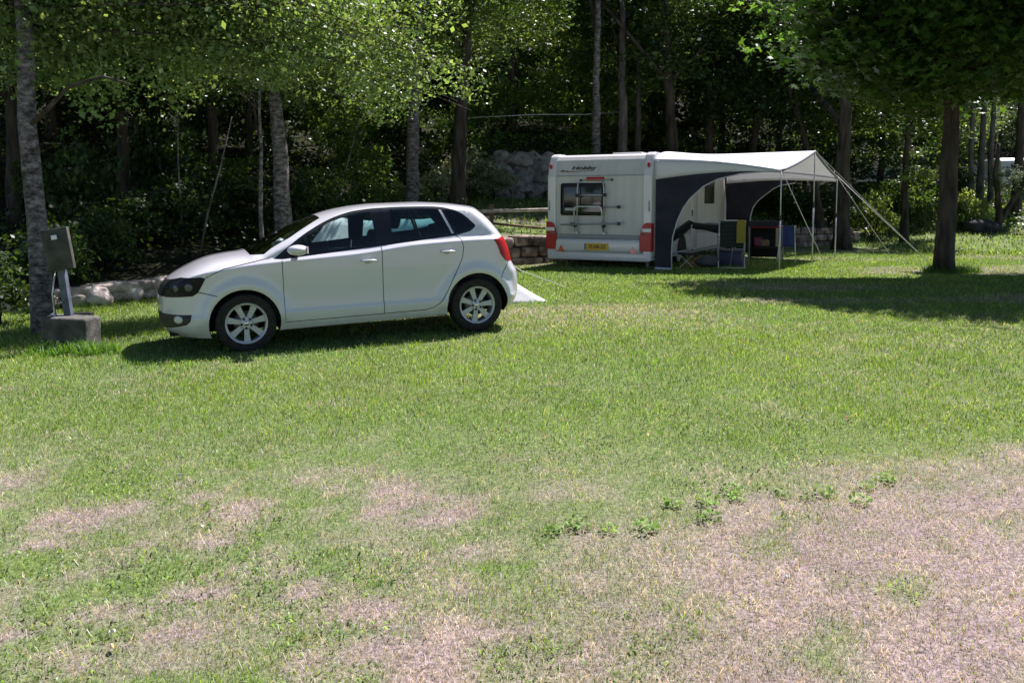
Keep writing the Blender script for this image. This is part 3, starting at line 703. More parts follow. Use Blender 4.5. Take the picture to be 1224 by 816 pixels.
MB().box(-.05, .05, -.05, .05, -.1, 1.30-z0+.12, bev=.008).build('post', M['wood_brown'], fe)
MB().box(3.6, 3.7, .1, .2, -.1, 1.30-z0+.12, bev=.008).build('post', M['wood_brown'], fe)
MB().tube([(-.35, -.06, 1.24-z0), (1.5, .0, 1.285-z0), (3.9, .12, 1.29-z0)], .042, 8).build('rail', M['wood_pale'], fe, True)
MB().tube([(0, -.02, .95-z0), (.8, .3, .86-z0), (1.7, .6, .80-z0)], .03, 8).build('rail', M['wood_brown'], fe, True)

# ================================================================== CONCRETE BLOCK, BOX ON A POST
g = gz(-4.75, 8.9)
blk = MB(); blk.box(-.31, .21, -.15, .15, -.1, .36, bev=.035, seg=3)
b_ = blk.build('concrete_block', M['concrete'], None, ang=40); b_.location = (-4.72, 8.95, g); b_.rotation_euler = (0, R(2), R(-6)); tag(b_, 'weathered concrete block sitting in long grass below the birch', 'block')
st_ = thing('service_box', 'tilted grey service panel on a steel post standing on the concrete block', 'service box', (-4.80, 9.0, g+.345), R(-6))
MB().box(-.04, .04, -.03, .03, 0, .52, Matrix.Rotation(R(-7), 4, 'Y'), .004).build('post', noise_mat('painted_steel', (.06, .075, .10), (.13, .15, .19), 8, .6, bump=.1), st_)
Mx = Matrix.Translation((-.07, -.03, .72)) @ Matrix.Rotation(R(-9), 4, 'Y') @ Matrix.Rotation(R(12), 4, 'Z')
M['panel'] = noise_mat('grey_panel', (.022, .023, .020), (.085, .085, .072), 5, .8, bump=.25)
MB().box(-.135, .135, -.035, .035, -.21, .24, Mx, .008).build('panel', M['panel'], st_, ang=40)
pn = st_.children[-1]
MB().box(-.03, .03, -.058, -.045, .12, .17, Mx, .004).build('latch', M['alu'], pn)
MB().tube([(-.17, 0, 0), (-.165, -.03, .25), (-.13, -.02, .5)], .008, 6).build('pipe', M['alu'], st_, True)
MB().tube([(-.19, -.02, .02), (-.15, -.06, .03), (-.10, -.08, .025)], .018, 8).build('tap', M['alu'], st_, True)
g = gz(-5.85, 11.3)
cr_ = thing('crate', 'small black slatted crate on the shaded grass beside the concrete block', 'crate', (-5.85, 11.3, g), R(12))
cr_.scale = (.8, .8, .9)
MB().box(-.16, .16, -.1, .1, 0, .12, bev=.01).build('body', M['black'], cr_)
for k in range(3): MB().box(-.12+.1*k, -.07+.1*k, -.105, -.095, .02, .10, bev=.004).build('slat', M['rc'], cr_)

# ================================================================== WHITE TENT BEHIND THE CAR
M['canvas'] = mat('white_canvas', (.80, .80, .82), .8, spec=.2)
def cloth_back(m, amt=.35):
    nt = m.node_tree; out = nt.nodes['Material Output']; b = nt.nodes['Principled BSDF']
    t = N(m, 'ShaderNodeBsdfTranslucent'); t.inputs[0].default_value = b.inputs['Base Color'].default_value; mx = N(m, 'ShaderNodeMixShader'); mx.inputs[0].default_value = amt
    L(m, b.outputs[0], mx.inputs[1]); L(m, t.outputs[0], mx.inputs[2]); L(m, mx.outputs[0], out.inputs[0])
cloth_back(M['canvas'], .5)
def grid_obj(name, fn, nu, nv, material, parent=None, thick=0):
    u, v = np.meshgrid(np.linspace(0, 1, nu), np.linspace(0, 1, nv)); Pn = np.array([fn(a, b_) for a, b_ in zip(u.ravel(), v.ravel())], float)
    ix = np.arange(nu*nv).reshape(nv, nu); Fq = np.stack([ix[:-1, :-1].ravel(), ix[:-1, 1:].ravel(), ix[1:, 1:].ravel(), ix[1:, :-1].ravel()], 1)
    o = link(name, npmesh(name, Pn, Fq, smooth=True), parent, [material])
    if thick: md = o.modifiers.new('s', 'SOLIDIFY'); md.thickness = thick
    return o
tent = thing('white_tent', 'low white canvas tent pegged out on the grass directly behind the car', 'tent', (0, 0, 0))
tz = gz(-1, 12.5)
apex = [Vector((-2.75, 12.6, 1.24)), Vector((-1.0, 12.7, 1.26))]
foot_n = [Vector((-3.5, 11.35, tz)), Vector((.64, 12.15, tz+.0))]; foot_f = [Vector((-3.5, 13.9, tz)), Vector((-.1, 14.2, tz))]
def side(f0, f1):
    def fn(u, v):
        a = apex[0].lerp(apex[1], u); q = f0.lerp(f1, u); p_ = a.lerp(q, v); p_.z -= .13*math.sin(math.pi*v)*(0.4+.9*u); p_.z -= .04*math.sin(math.pi*u)*(1-v)
        p_.z += .012*math.sin(14*u+3*v); return p_
    return fn
grid_obj('panel', side(*foot_n), 26, 14, M['canvas'], tent, .004)
grid_obj('panel', side(foot_f[0], foot_f[1]), 26, 14, M['canvas'], tent, .004)
def endp(u, v): 
    q = foot_n[1].lerp(foot_f[1], u); p_ = apex[1].lerp(q, v); p_.z -= .30*math.sin(math.pi*v); return p_
grid_obj('panel', endp, 12, 14, M['canvas'], tent, .004)
def endq(u, v):
    q = foot_n[0].lerp(foot_f[0], u); p_ = apex[0].lerp(q, v); p_.z -= .12*math.sin(math.pi*v); return p_
grid_obj('panel', endq, 12, 14, M['canvas'], tent, .004)
MB().tube([foot_n[1]+Vector((0, 0, .07)), foot_n[1]+Vector((.10, .02, -.08))], .009, 6).build('peg', M['peg'], tent)
MB().tube([(-1.0, 12.7, 1.26), at(622, 323, 13.4), at(680, 345, 13.9)+Vector((0, 0, 0))], .006, 6).build('guy_rope', M['rope'], tent)

# ================================================================== CARAVAN
YAW = R(-27.5); EX = Vector((math.cos(YAW), math.sin(YAW), 0)); EY = Vector((-math.sin(YAW), math.cos(YAW), 0))
CR0 = Vector((2.93, 17.5, 0)); corig = CR0-EX*1.2; corig.z = -.02
cv = thing('caravan', 'white touring caravan with a rear bike rack parked at the lawn edge', 'caravan', corig, YAW)
M['cvn'] = noise_mat('caravan_white', (.44, .43, .42), (.51, .51, .50), 3.2, .42, bump=0, contrast=(.28, .55), stretch=(2.2, 2.2, .22)); M['cvn_cap'] = mat('caravan_cap_white', (.56, .56, .58), .32, coat=.6)
M['cvn_grey'] = mat('caravan_grey', (.22, .23, .25), .45); M['acryl'] = mat('acrylic_window', (.012, .014, .018), .12, coat=.5)
M['lens_orange'] = mat('orange_lens', (.5, .15, .01), .2, coat=1); M['plate'] = mat('yellow_plate', (.60, .36, .01), .45)
M['decal_black'] = mat('black_decal', (.01, .01, .012), .4); M['decal_brown'] = mat('brown_decal', (.22, .09, .04), .4)
LEN = 6.8; TOP = 2.52; BOT = .25
def prof(o_=0):                                   # side-view profile (y,z) clockwise
    return [(0+o_, BOT), (0+o_, 2.04), (.025+o_, 2.12), (.10+o_, 2.40), (.17+o_, 2.475), (.30+o_, TOP-o_), (5.0, TOP+.03-o_), (6.0, TOP-.04), (6.5, 2.15), (6.72-o_, 1.5), (LEN-o_, .9), (LEN-o_, .45), (6.5, BOT)]
bm = MB(); pr = prof(); pts3 = [(-1.16, y, z) for y, z in pr]
bm.poly(pts3, (2.32, 0, 0))
bo = bm.build('body', M['cvn'], cv)
md = bo.modifiers.new('b', 'BEVEL'); md.width = .03; md.segments = 3; md.limit_method = 'ANGLE'; md.angle_limit = R(35)
for s in (-1, 1):                                    # protruding rounded corner mouldings front to back
    pts2 = [(y-.045 if i < 6 else y, z+(.025 if i in (4, 5, 6) else 0)) for i, (y, z) in enumerate(pr)]
    inner = [(y+.16 if i < 4 else y, z-.18 if i in (4, 5, 6, 7) else z) for i, (y, z) in enumerate(pts2)]
    c_ = MB(); c_.poly([(s*1.20, y, z) for y, z in pts2[:6]]+[(s*1.20, y, z) for y, z in [(.55, TOP+.027), (.55, TOP-.13), (.28, TOP-.15), (.19, 2.36), (.13, 2.1), (.12, BOT)]], (-s*.205, 0, 0))
    co = c_.build('corner_moulding', M['cvn_cap'], cv); md = co.modifiers.new('b', 'BEVEL'); md.width = .035; md.segments = 3; md.limit_method = 'ANGLE'; md.angle_limit = R(30)
def rx(x): return (x-375)/262
def rz_(y): return .25+(735-y)/265
MB().box(-.985, .985, -.008, .02, 2.052, 2.066).build('seam_strip', M['cvn_grey'], cv)
MB().box(-.93, .93, -.006, .02, .70, .80, bev=.003).build('grey_band', M['cvn_grey'], cv)
MB().box(rx(143), rx(412), -.022, .02, rz_(483), rz_(298), bev=.05, seg=4).build('rear_window', M['black'], cv, ang=50)
rw = cv.children[-1]; MB().box(rx(158), rx(398), -.030, -.015, rz_(470), rz_(312), bev=.035, seg=4).build('pane', M['acryl'], rw, ang=50)
MB().box(rx(170), rx(250), -.034, -.026, rz_(455), rz_(440), bev=.002).build('window_catch', M['rc'], rw)
MB().box(-1.02, 1.0, -.085, .02, .40, .70, bev=.07, seg=4).build('bumper_panel', M['cvn_cap'], cv, ang=50)
bp_ = cv.children[-1]
MB().box(-1.16, 1.16, -.05, .04, .235, .42, bev=.03, seg=3).build('lower_skirt', M['cvn_cap'], cv, ang=50)
pl = MB().box(rx(300), rx(445), -.098, -.08, rz_(680), rz_(640), bev=.004).build('number_plate', M['plate'], bp_)
def text(body, size, loc, name, material, parent, rot=(R(90), 0, 0), ext=.003, shear=0, sx=1, bold=0):
    cu = bpy.data.curves.new(name, 'FONT'); cu.body = body; cu.size = size; cu.extrude = ext; cu.align_x = 'CENTER'; cu.align_y = 'CENTER'; cu.shear = shear; cu.offset = bold
    t = bpy.data.objects.new('tmp', cu); C.objects.link(t); dg = bpy.context.evaluated_depsgraph_get(); me = bpy.data.meshes.new_from_object(t.evaluated_get(dg))
    bpy.data.objects.remove(t, do_unlink=True); me.name = name; me.materials.clear(); o = link(name, me, parent, [material]); o.location = loc; o.rotation_euler = rot; o.scale = (sx, 1, 1); return o
text('75-NR-ZZ', .105, ((rx(300)+rx(445))/2+.02, -.101, (rz_(680)+rz_(640))/2), 'plate_lettering', M['decal_black'], pl, sx=.86, bold=.002)
MB().box(rx(300), rx(309), -.101, -.097, rz_(678), rz_(642)).build('plate_band', mat('blue_band', (.02, .05, .3), .5), pl)
for x in (155, 590):
    MB().poly([(rx(x)-.08, -.088, rz_(692)), (rx(x)+.08, -.088, rz_(692)), (rx(x), -.088, rz_(652))], (0, -.008, 0)).build('reflector', mat('red_reflector', (.6, .03, .01), .3, coat=1), bp_)
for s in (-1, 1):
    t_ = MB(); t_.poly([(s*1.206, -.052, .46), (s*.955 if s > 0 else s*.975, -.052, .46), (s*.95, -.052, .72), (s*.985, -.052, .92), (s*1.03, -.052, 1.02), (s*1.09, -.052, 1.06), (s*1.206, -.052, 1.06)], (0, -.035, 0))
    t_.box(s*1.19, s*1.214, -.07, .10, .46, 1.05, bev=.01)
    to = t_.build('tail_light', M['lens_red'], cv); md = to.modifiers.new('b', 'BEVEL'); md.width = .018; md.segments = 2; md.limit_method = 'ANGLE'; md.angle_limit = R(40)
    MB().box(s*1.0, s*1.205, -.094, -.06, .86, .94, bev=.008).build('clear_lens', M['lens_clear'], to, ang=40)
    MB().box(s*.99, s*1.208, -.094, -.06, .80, .83, bev=.006).build('dark_divider', mat('dark_lens', (.12, .004, .006), .2, coat=1), to, ang=40)
    MB().ball((s*1.12, -.03, 2.27), .05, 2, (.6, .5, 1.15)).build('marker_light', M['lens_red'], cv, True)
    MB().box(s*1.13, s*1.16, -.06, -.03, 1.30, 1.52, bev=.01).build('grab_handle', M['cvn_grey'], cv)
MB().box(rx(302), rx(408), -.035, .02, rz_(286), rz_(264), bev=.012, seg=3).build('brake_light', M['lens_red'], cv, ang=40)
# writing and swoosh on the slanted upper panel
sl = math.atan2(.075, .28)
def on_slope(x, z): return (x, .025+(z-2.12)*.27-.006, z)
text('Hobby', .105, on_slope(-.38, 2.225), 'lettering', M['decal_black'], cv, rot=(R(90)-sl, 0, 0), shear=.28, sx=1.95, bold=.003)
sw = MB(); sw.poly([(-.95, 0, 0), (-.86, 0, .045), (-.83, 0, .02), (-.76, 0, .035), (-.72, 0, .012), (-.1, 0, .03), (-.1, 0, .022), (-.74, 0, -.008), (-.80, 0, .012), (-.85, 0, -.002), (-.88, 0, .012)], (0, -.003, 0))
so_ = sw.build('swoosh', M['decal_brown'], cv); so_.location = on_slope(0, 2.145); so_.rotation_euler = (-sl, 0, 0)
bk_ = MB(); bk_.poly([(-.94, 0, .0), (-.87, 0, .048), (-.80, 0, .018), (-.72, 0, .03), (-.79, 0, .006), (-.86, 0, .02)], (0, -.003, 0)); o = bk_.build('swoosh_head', M['decal_black'], cv); o.location = on_slope(0, 2.149)+() if False else on_slope(0, 2.150); o.rotation_euler = (-sl, 0, 0)
text('Excellent', .045, on_slope(-.09, 2.10), 'lettering', M['cvn_grey'], cv, rot=(R(90)-sl, 0, 0), shear=.2) if False else None
# roof fittings
for (x, y, a, b_, h) in ((-.05, 2.2, .38, .30, .10), (.35, 4.6, .45, .32, .11)):
    MB().box(x-a, x+a, y-b_, y+b_, TOP+.02, TOP+.03+h, bev=.035, seg=3).build('roof_hatch', M['cvn_cap'], cv, ang=50)
# side windows, vents, stripe, door frame on the awning side
def sbox(name, y0, y1, z0, z1, m, t=.012, bev=.01): return MB().box(1.155, 1.16+t, y0, y1, z0, z1, bev=bev, seg=3).build(name, m, cv, ang=50)
sbox('side_window', 1.0, 1.9, 1.35, 1.95, M['black'], .03, .012); sbox('side_window', 4.35, 5.25, 1.45, 2.1, M['black'], .03, .012)
sbox('vent', 1.45, 1.85, 1.02, 1.22, mat('vent_grey', (.36, .35, .34), .6), .015)
sbox('side_band', .15, 6.3, .72, .95, mat('grey_stripe', (.33, .33, .34), .5), .004, .001)
sbox('door', 3.0, 3.62, .38, 2.2, M['cvn_cap'], .022, .008); dr_ = cv.children[-1]; MB().box(1.18, 1.20, 3.08, 3.14, 1.15, 1.30, bev=.006).build('handle', M['black'], dr_)
sbox('side_rail', .12, 6.4, .30, .34, M['cvn_grey'], .02, .006)
ac = MB(); n = 24
ac.poly([(1.158, 3.05-.75+.42*math.cos(q), .36+.40*math.sin(q)) for q in np.linspace(0, math.pi, n)], (.006, 0, 0)); ac.build('wheel_arch', M['seal'], cv)
rg = MB(); rg.tube([(1.168, 2.30+.43*math.cos(q), .36+.41*math.sin(q)) for q in np.linspace(0, math.pi, n)], .022, 6); rg.build('arch_trim', M['cvn_cap'], cv, True)
for s in (-1, 1):
    h = bpy.data.objects.new('wheel', None); C.objects.link(h); h.parent = cv; h.location = (s*1.03, 2.30, .30); h.rotation_euler = (0, 0, R(-90) if s > 0 else R(90))
    MB().lathe([(r*1.0, y_) for r, y_ in tyre_prof], 40).build('tyre', M['rubber'], h, True)
    MB().lathe([(.206, .06), (.20, .08), (.15, .05), (.10, .075), (.001, .08)], 32).build('rim', M['alu'], h, True)
for (x, y) in ((-.95, .5), (.95, .5), (-.95, 5.9), (.95, 5.9)):
    MB().box(x-.02, x+.02, y-.03, y+.03, .06, .27).box(x-.07, x+.07, y-.09, y+.09, .0, .06, bev=.01).build('corner_steady', M['cvn_grey'], cv)
MB().box(-1.0, 1.0, .3, 6.3, .22, .262).box(-.6, -.5, .1, 6.6, .16, .22).box(.5, .6, .1, 6.6, .16, .22).build('chassis', M['seal'], cv)
# bike rack (a part that bolts to the rear wall)
T = .014; rk = cv; Y0 = -.11
def tb(pts, r=T): return [(rx(x), y, rz_(z)) for x, z, y in pts]
rack = bpy.data.objects.new('bike_rack', None); C.objects.link(rack); rack.parent = cv
MB().tube(tb([(272, 285, -.03), (258, 300, -.09), (257, 330, -.12), (257, 580, -.12)]), T, 8).build('upright', M['alu'], rack, True)
MB().tube(tb([(400, 285, -.03), (410, 300, -.09), (418, 330, -.12), (420, 580, -.12)]), T, 8).build('upright', M['alu'], rack, True)
MB().tube(tb([(268, 281, -.035), (455, 281, -.035)]), .010, 8).build('crossbar', M['cvn_grey'], rack, True)
MB().tube(tb([(258, 368, -.12), (418, 366, -.12)]), .012, 8).build('crossbar', M['alu'], rack, True)
MB().tube(tb([(246, 575, -.15), (246, 455, -.20), (252, 438, -.215), (264, 432, -.22), (400, 430, -.22), (410, 437, -.215), (414, 455, -.20), (416, 575, -.15)]), .016, 8).build('hoop', M['alu'], rack, True)
MB().tube(tb([(418, 436, -.17), (515, 433, -.17)]), .016, 8).build('bike_rail', M['cvn_grey'], rack, True)
MB().tube(tb([(168, 536, -.24), (515, 526, -.24)]), .018, 8).build('bike_rail', M['cvn_grey'], rack, True)
for (x, z) in ((258, 368), (425, 366), (250, 540), (420, 540), (508, 433), (508, 527), (230, 533)):
    MB().box(rx(x)-.028, rx(x)+.028, -.20, -.09, rz_(z)-.035, rz_(z)+.035, bev=.01).build('bracket', M['black'], rack)
for (x, z) in ((257, 582), (420, 582)): MB().box(rx(x)-.02, rx(x)+.02, -.13, .0, rz_(z)-.02, rz_(z)+.02).build('bracket', M['alu'], rack)
for (x, z) in ((268, 281), (455, 281)): MB().box(rx(x)-.02, rx(x)+.02, -.05, .0, rz_(z)-.02, rz_(z)+.02).build('bracket', M['black'], rack)

# ================================================================== SUN CANOPY
PN, PMid, PF = Vector((5.54, 17.3, 0)), Vector((6.83, 19.0, 0)), Vector((8.2, 21.2, 0))
for q in (PN, PMid, PF): q.z = gz(q.x, q.y)
CN = CR0+EY*.10; CF = CR0+EY*6.55
HN, HM, HF = 2.09+.04, 2.62, 2.10
M['roof_cloth'] = mat('white_canopy_cloth', (.78, .78, .80), .75, spec=.2); cloth_back(M['roof_cloth'], .30)
M['navy'] = noise_mat('navy_canopy_cloth', (.024, .025, .036), (.040, .041, .055), 2, .85, bump=.25, bscale=4, dist=.08, spec=.15); M['pipe_w'] = mat('pale_piping', (.5, .5, .52), .7)
cp = thing('sun_canopy', 'white peaked sun canopy with navy side panels on poles beside the caravan', 'canopy', (0, 0, 0))
def front_edge(t):      # t 0..1 near->far
    if t < .5: s = t*2; p_ = PN.lerp(PMid, s); h = HN+(HM-HN)*s
    else: s = t*2-1; p_ = PMid.lerp(PF, s); h = HM+(HF-HM)*s
    return Vector((p_.x, p_.y, h-.035*math.sin(math.pi*s)))
def rail(t):
    p_ = CN.lerp(CF, t); return Vector((p_.x, p_.y, 2.56+.04*math.sin(math.pi*t)))
def roof(u, v):
    a, b_ = rail(u), front_edge(u); p_ = a.lerp(b_, v); rg_ = 1-abs(2*u-1)
    p_.z -= .21*(1-v)*(math.exp(-u/.05)+math.exp(-(1-u)/.05))
    p_.z += .06*math.sin(math.pi*v)*(1-rg_)-.03*math.sin(math.pi*v)*math.sin(2*math.pi*u)**2
    return p_
grid_obj('roof', roof, 161, 41, M['roof_cloth'], cp, .003)
# near valance between roof edge and the navy panel
def zed(px, py, A, B): return on_plane(px, py, A, B)
def val(A, B, edge, drop):
    def fn(u, v):
        a = edge(u); d = drop(u); return Vector((a.x, a.y, a.z-.004-d*v))
    return fn
grid_obj('valance', val(CN, PN, lambda u: roof(0, u), lambda u: .37*(1-u)**1.05+.035), 24, 4, M['roof_cloth'], cp, .003)
grid_obj('valance', val(CF, PF, lambda u: roof(1, u), lambda u: .26*(1-u)+.12), 24, 4, M['roof_cloth'], cp, .003)
# gable trim at the front: grey hem following the peaked edge
hm = MB(); hm.tube([front_edge(t)+Vector((0, 0, -.015)) for t in np.linspace(0, 1, 21)], .03, 8); hm.build('front_hem', mat('grey_hem', (.18, .18, .22), .7), cp, True)
def wing(name, A, B, topz, curve, edge, foot):
    """dark side panel in the plane A-B: curve = inner cut edge as world points from foot to far top"""
    d = (B-A); L2 = d.xy.length_squared
    ts = [((q-A).xy.dot(d.xy))/L2 for q in curve]; t0 = ts[0]; tm = max(ts)
    gr = gz(A.x, A.y)+.03; cz_ = sorted(zip(ts, [q.z for q in curve])); ca = [q[0] for q in cz_]; cb = [q[1] for q in cz_]
    tt = sorted(set(list(np.linspace(0, tm, 40))+[t0-1e-4]+[q for q in ts if q >= t0]))
    mb = MB(); f = mb.bm; pr_ = None
    for t in tt:
        zb = gr if t < t0-1e-6 else float(np.interp(t, ca, cb)); zt_ = max(topz(t), zb+.004)
        cur = (f.verts.new((A.x+d.x*t, A.y+d.y*t, zb)), f.verts.new((A.x+d.x*t, A.y+d.y*t, zt_)))
        if pr_: f.faces.new((pr_[0], cur[0], cur[1], pr_[1]))
        pr_ = cur
    o = mb.build(name, M['navy'], cp); md = o.modifiers.new('s', 'SOLIDIFY'); md.thickness = .004
    MB().tube(curve, .014, 6).build('piping', M['pipe_w'], o, True)
    MB().tube([Vector((A.x, A.y, gr)), curve[0]], .035, 6).build('hem', M['pipe_w'], o, True)
cn = [(802.6, 322), (802.7, 302), (804, 283.5), (809.7, 263.7), (816, 250), (825, 237), (840.6, 223), (858, 214), (884.7, 207.8), (911, 205.5), (929, 205.5)]
wing('side_panel', CN+Vector((.03, -.03, 0)), PN, lambda t: (roof(0, t).z-.004-.37*max(0, 1-t)**1.05-.033), [zed(x, y, CN+Vector((.03, -.03, 0)), PN) for x, y in cn], None, None)
cf = [(895, 304), (895.5, 280), (897, 259), (900, 248), (905, 241), (911, 236), (924, 226), (933, 221.5), (950, 219)]
wing('side_panel', CF, PF, lambda t: roof(1, t).z-.004-.26*(1-t)-.115, [zed(x, y, CF, PF) for x, y in cf], None, None)
def pole(p_, h, r=.014):
    mb = MB(); mb.tube([(p_.x, p_.y, p_.z), (p_.x, p_.y, p_.z+(h-p_.z)*.52)], r*1.25, 8); mb.tube([(p_.x, p_.y, p_.z+(h-p_.z)*.5), (p_.x, p_.y, h)], r, 8); o = mb.build('pole', M['alu'], cp, True)
    MB().tube([(p_.x, p_.y, p_.z+(h-p_.z)*.50), (p_.x, p_.y, p_.z+(h-p_.z)*.55)], r*2.0, 8).build('clamp', M['black'], o); return o
pole(PN, HN); pole(PMid, HM, .015); pole(PF, HF)
MB().tube([roof(0, t)+Vector((0, 0, -.03)) for t in np.linspace(0, 1, 14)], .012, 6).build('roof_rod', M['alu'], cp, True)
MB().tube([roof(1, t)+Vector((0, 0, -.03)) for t in np.linspace(0, 1, 14)], .012, 6).build('roof_rod', M['alu'], cp, True)
MB().tube([roof(.5, t)+Vector((0, 0, -.03)) for t in np.linspace(0, 1, 14)], .012, 6).build('roof_rod', M['alu'], cp, True)
def guy(a, px, py, extra=None):
    e = G(px, py); e.z += .01
    MB().tube([a, a.lerp(e, .5)+Vector((0, 0, -.015)), e], .0075, 6).build('guy_rope', M['rope'], cp, True)
    MB().tube([e+Vector((-.03, -.02, .06)), e+Vector((.03, .03, -.1))], .008, 6).build('peg', M['peg'], cp)
tN, tM, tF = Vector((PN.x, PN.y, HN)), Vector((PMid.x, PMid.y, HM)), Vector((PF.x, PF.y, HF))
guy(tN, 987, 318); guy(tM, 1109, 313); guy(tF, 1066, 308); guy(tF+Vector((0, 0, .02)), 1112, 316)
MB().tube([zed(783, 284.5, CN, PN), zed(803, 291.5, CN, PN)], .010, 6).build('tie_strap', M['pipe_w'], cp)

# ================================================================== CAMPING FURNITURE UNDER THE CANOPY
M['cloth_dark'] = mat('dark_textile', (.016, .018, .018), .9); M['yellow'] = mat('yellow_towel', (.26, .21, .03), .9); M['striped'] = mat('green_textile', (.020, .030, .022), .9)
def frame_chair(label, loc, rz, cat='folding chair'):
    c = thing('folding_chair', label, cat, loc, rz)
    al = M['alu']
    MB().poly([(-.25, .0, .47), (.25, .0, .47), (.25, -.10, 1.02), (-.25, -.10, 1.02)], (0, -.012, 0)).build('backrest', M['striped'], c)
    bkx = c.children[-1]
    for k in range(6): MB().box(-.249, .249, -.016, -.002, .0, .028, Matrix.Translation((0, -.01-.018*k, .52+.085*k)) @ Matrix.Rotation(R(10), 4, 'X')).build('stripe', M['cloth_dark'], bkx)
    MB().poly([(-.25, .02, .45), (.25, .02, .45), (.25, .45, .48), (-.25, .45, .48)], (0, 0, .014)).build('seat', M['striped'], c)
    for s in (-1, 1):
        MB().tube([(s*.27, -.11, 1.03), (s*.27, .02, .44), (s*.27, .22, .02)], .013, 8).build('back_frame', al, c, True)
        MB().tube([(s*.275, .44, .47), (s*.275, .1, .2), (s*.275, -.14, .01)], .013, 8).build('leg', al, c, True)
        MB().box(s*.275-.025, s*.275+.025, -.04, .36, .66, .685, bev=.01).build('armrest', M['black'], c, ang=40)
        MB().tube([(s*.275, .33, .66), (s*.275, .42, .47), (s*.275, .46, .02)], .012, 8).build('leg', al, c, True)
    MB().tube([(-.27, -.11, 1.03), (.27, -.11, 1.03)], .013, 8).build('top_rail', al, c, True)
    MB().tube([(-.27, -.14, .02), (.27, -.14, .02)], .012, 8).build('foot_rail', al, c, True)
    return c
def on_g(x, y): return (x, y, gz(x, y))
p_ = at(874, 322, 18.0)
ch = frame_chair('aluminium folding chair with dark striped fabric seen from behind under the canopy', on_g(p_.x, 18.0), R(-12))
tw = MB(); tw.box(.09, .28, -.13, -.09, .55, 1.0, bev=.012); tw.box(.10, .27, -.135, -.06, .99, 1.045, bev=.02)
o = tw.build('towel', M['yellow'], None); o.location = ch.location; o.rotation_euler = ch.rotation_euler; tag(o, 'yellow towel hanging over the back of the folding chair', 'towel')
p_ = at(870, 318, 18.9)
bx = thing('cool_box', 'blue-grey cool box on the ground behind the folding chair', 'cool box', on_g(p_.x+.05, 18.95), R(-20))
MB().box(-.28, .28, -.18, .18, 0, .30, bev=.03).build('body', mat('cool_blue', (.05, .055, .13), .5), bx, ang=40); MB().box(-.29, .29, -.19, .19, .30, .36, bev=.02).build('lid', mat('cool_lid', (.09, .095, .16), .5), bx, ang=40)
# dark covered lounger between caravan and chair
A1, A2 = at(806, 276, 18.6), at(892, 262, 18.7)
lg = thing('folding_table', 'folding camp table under a sagging dark cloth beside the caravan wheel', 'table', on_g((A1.x+A2.x)/2, 18.7), R(-6))
zt = 1.5-(264-240)/1000*18.7-lg.location.z
hw = .62
def tabf(u, v):
    x = -hw-.22+u*(2*hw+.22); z = zt-.05; 
    if u < .28: z = zt-.30+.30*(u/.28)
    elif u < .36: z = zt+.0-.05*((u-.28)/.08)
    if v < .18: z -= (.18-v)/.18*(.17+.03*math.sin(11*u))
    return Vector((x, -.28+.56*max(v, .18)-.02*(v < .1), z-.03*math.sin(math.pi*v)+.02*math.sin(7*u)))
grid_obj('tablecloth_cover', tabf, 40, 12, M['cloth_dark'], lg, .006)
MB().tube([(-.1, -.29, zt-.03), (hw, -.29, zt-.02)], .013, 8).build('frame', M['alu'], lg, True)
for x in (-hw+.2, hw-.08):
    for y in (-.24, .24): MB().tube([(x, y, zt-.08), (x+(.12 if y > 0 else -.12), y, 0)], .012, 6).build('leg', M['alu'], lg, True)
p_ = at(817, 325, 17.9)
tr = thing('camp_stool', 'small camping stool with orange legs and dark seat near the navy panel', 'stool', on_g(p_.x+.12, 17.9), R(15))
oc = mat('orange_leg', (.28, .10, .03), .6)
MB().box(-.2, .2, -.16, .16, .30, .34, bev=.012).build('seat', M['cloth_dark'], tr)
for s in (-1, 1):
    MB().tube([(-.17*s, -.14, .30), (.17*s, -.14, 0)], .013, 6).build('leg', oc, tr); MB().tube([(-.17*s, .14, .30), (.17*s, .14, 0)], .013, 6).build('leg', M['alu'], tr)
p_ = at(842, 325, 18.2)
bg_ = MB(); bg_.ball((0, 0, .13), .24, 3, (1.2, .8, .55), .10, rnd); o = bg_.build('duffel_bag', mat('grey_bag', (.06, .065, .075), .8), None, True); o.location = on_g(p_.x+.05, 18.2); tag(o, 'dark grey bag lying on the ground below the camp table', 'bag')
# kitchen stand with red trimmed valance
B1, B2 = at(893, 305, 21.0), at(937, 305, 20.6)
kt = thing('kitchen_stand', 'dark camping kitchen stand with navy cloth top and red dotted trim', 'kitchen stand', on_g((B1.x+B2.x)/2, 20.8), R(-14))
KW = (B2.x-B1.x)/2; kz = 1.5-(264-240)/1000*20.8-kt.location.z
MB().box(-KW-.02, KW+.02, -.30, .30, kz-.14, kz, bev=.02).build('cloth_top', M['navy'], kt)
ct = kt.children[-1]; red = mat('red_trim', (.28, .02, .02), .7)
rt = MB()
rt.tube([(-KW, -.308, kz-.15), (KW, -.308, kz-.15)], .012, 6)
rt.build('trim', red, ct)
kb = MB(); kb.box(-KW+.02, KW-.02, .20, .26, .04, kz-.14); kb.box(-KW+.02, -KW+.05, -.26, .2, .04, kz-.14); kb.box(-KW+.02, KW-.02, -.26, .2, .28, .31); kb.build('cabinet', M['cloth_dark'], kt)
for x in (-KW, KW):
    for y in (-.28, .28): MB().tube([(x, y, kz-.1), (x, y, 0)], .014, 6).build('leg', M['cvn_grey'], kt)
MB().box(.55*KW, .72*KW, -.325, -.31, kz-.62, kz-.17, bev=.006).build('tea_towel', mat('pale_towel', (.45, .36, .28), .9), None)
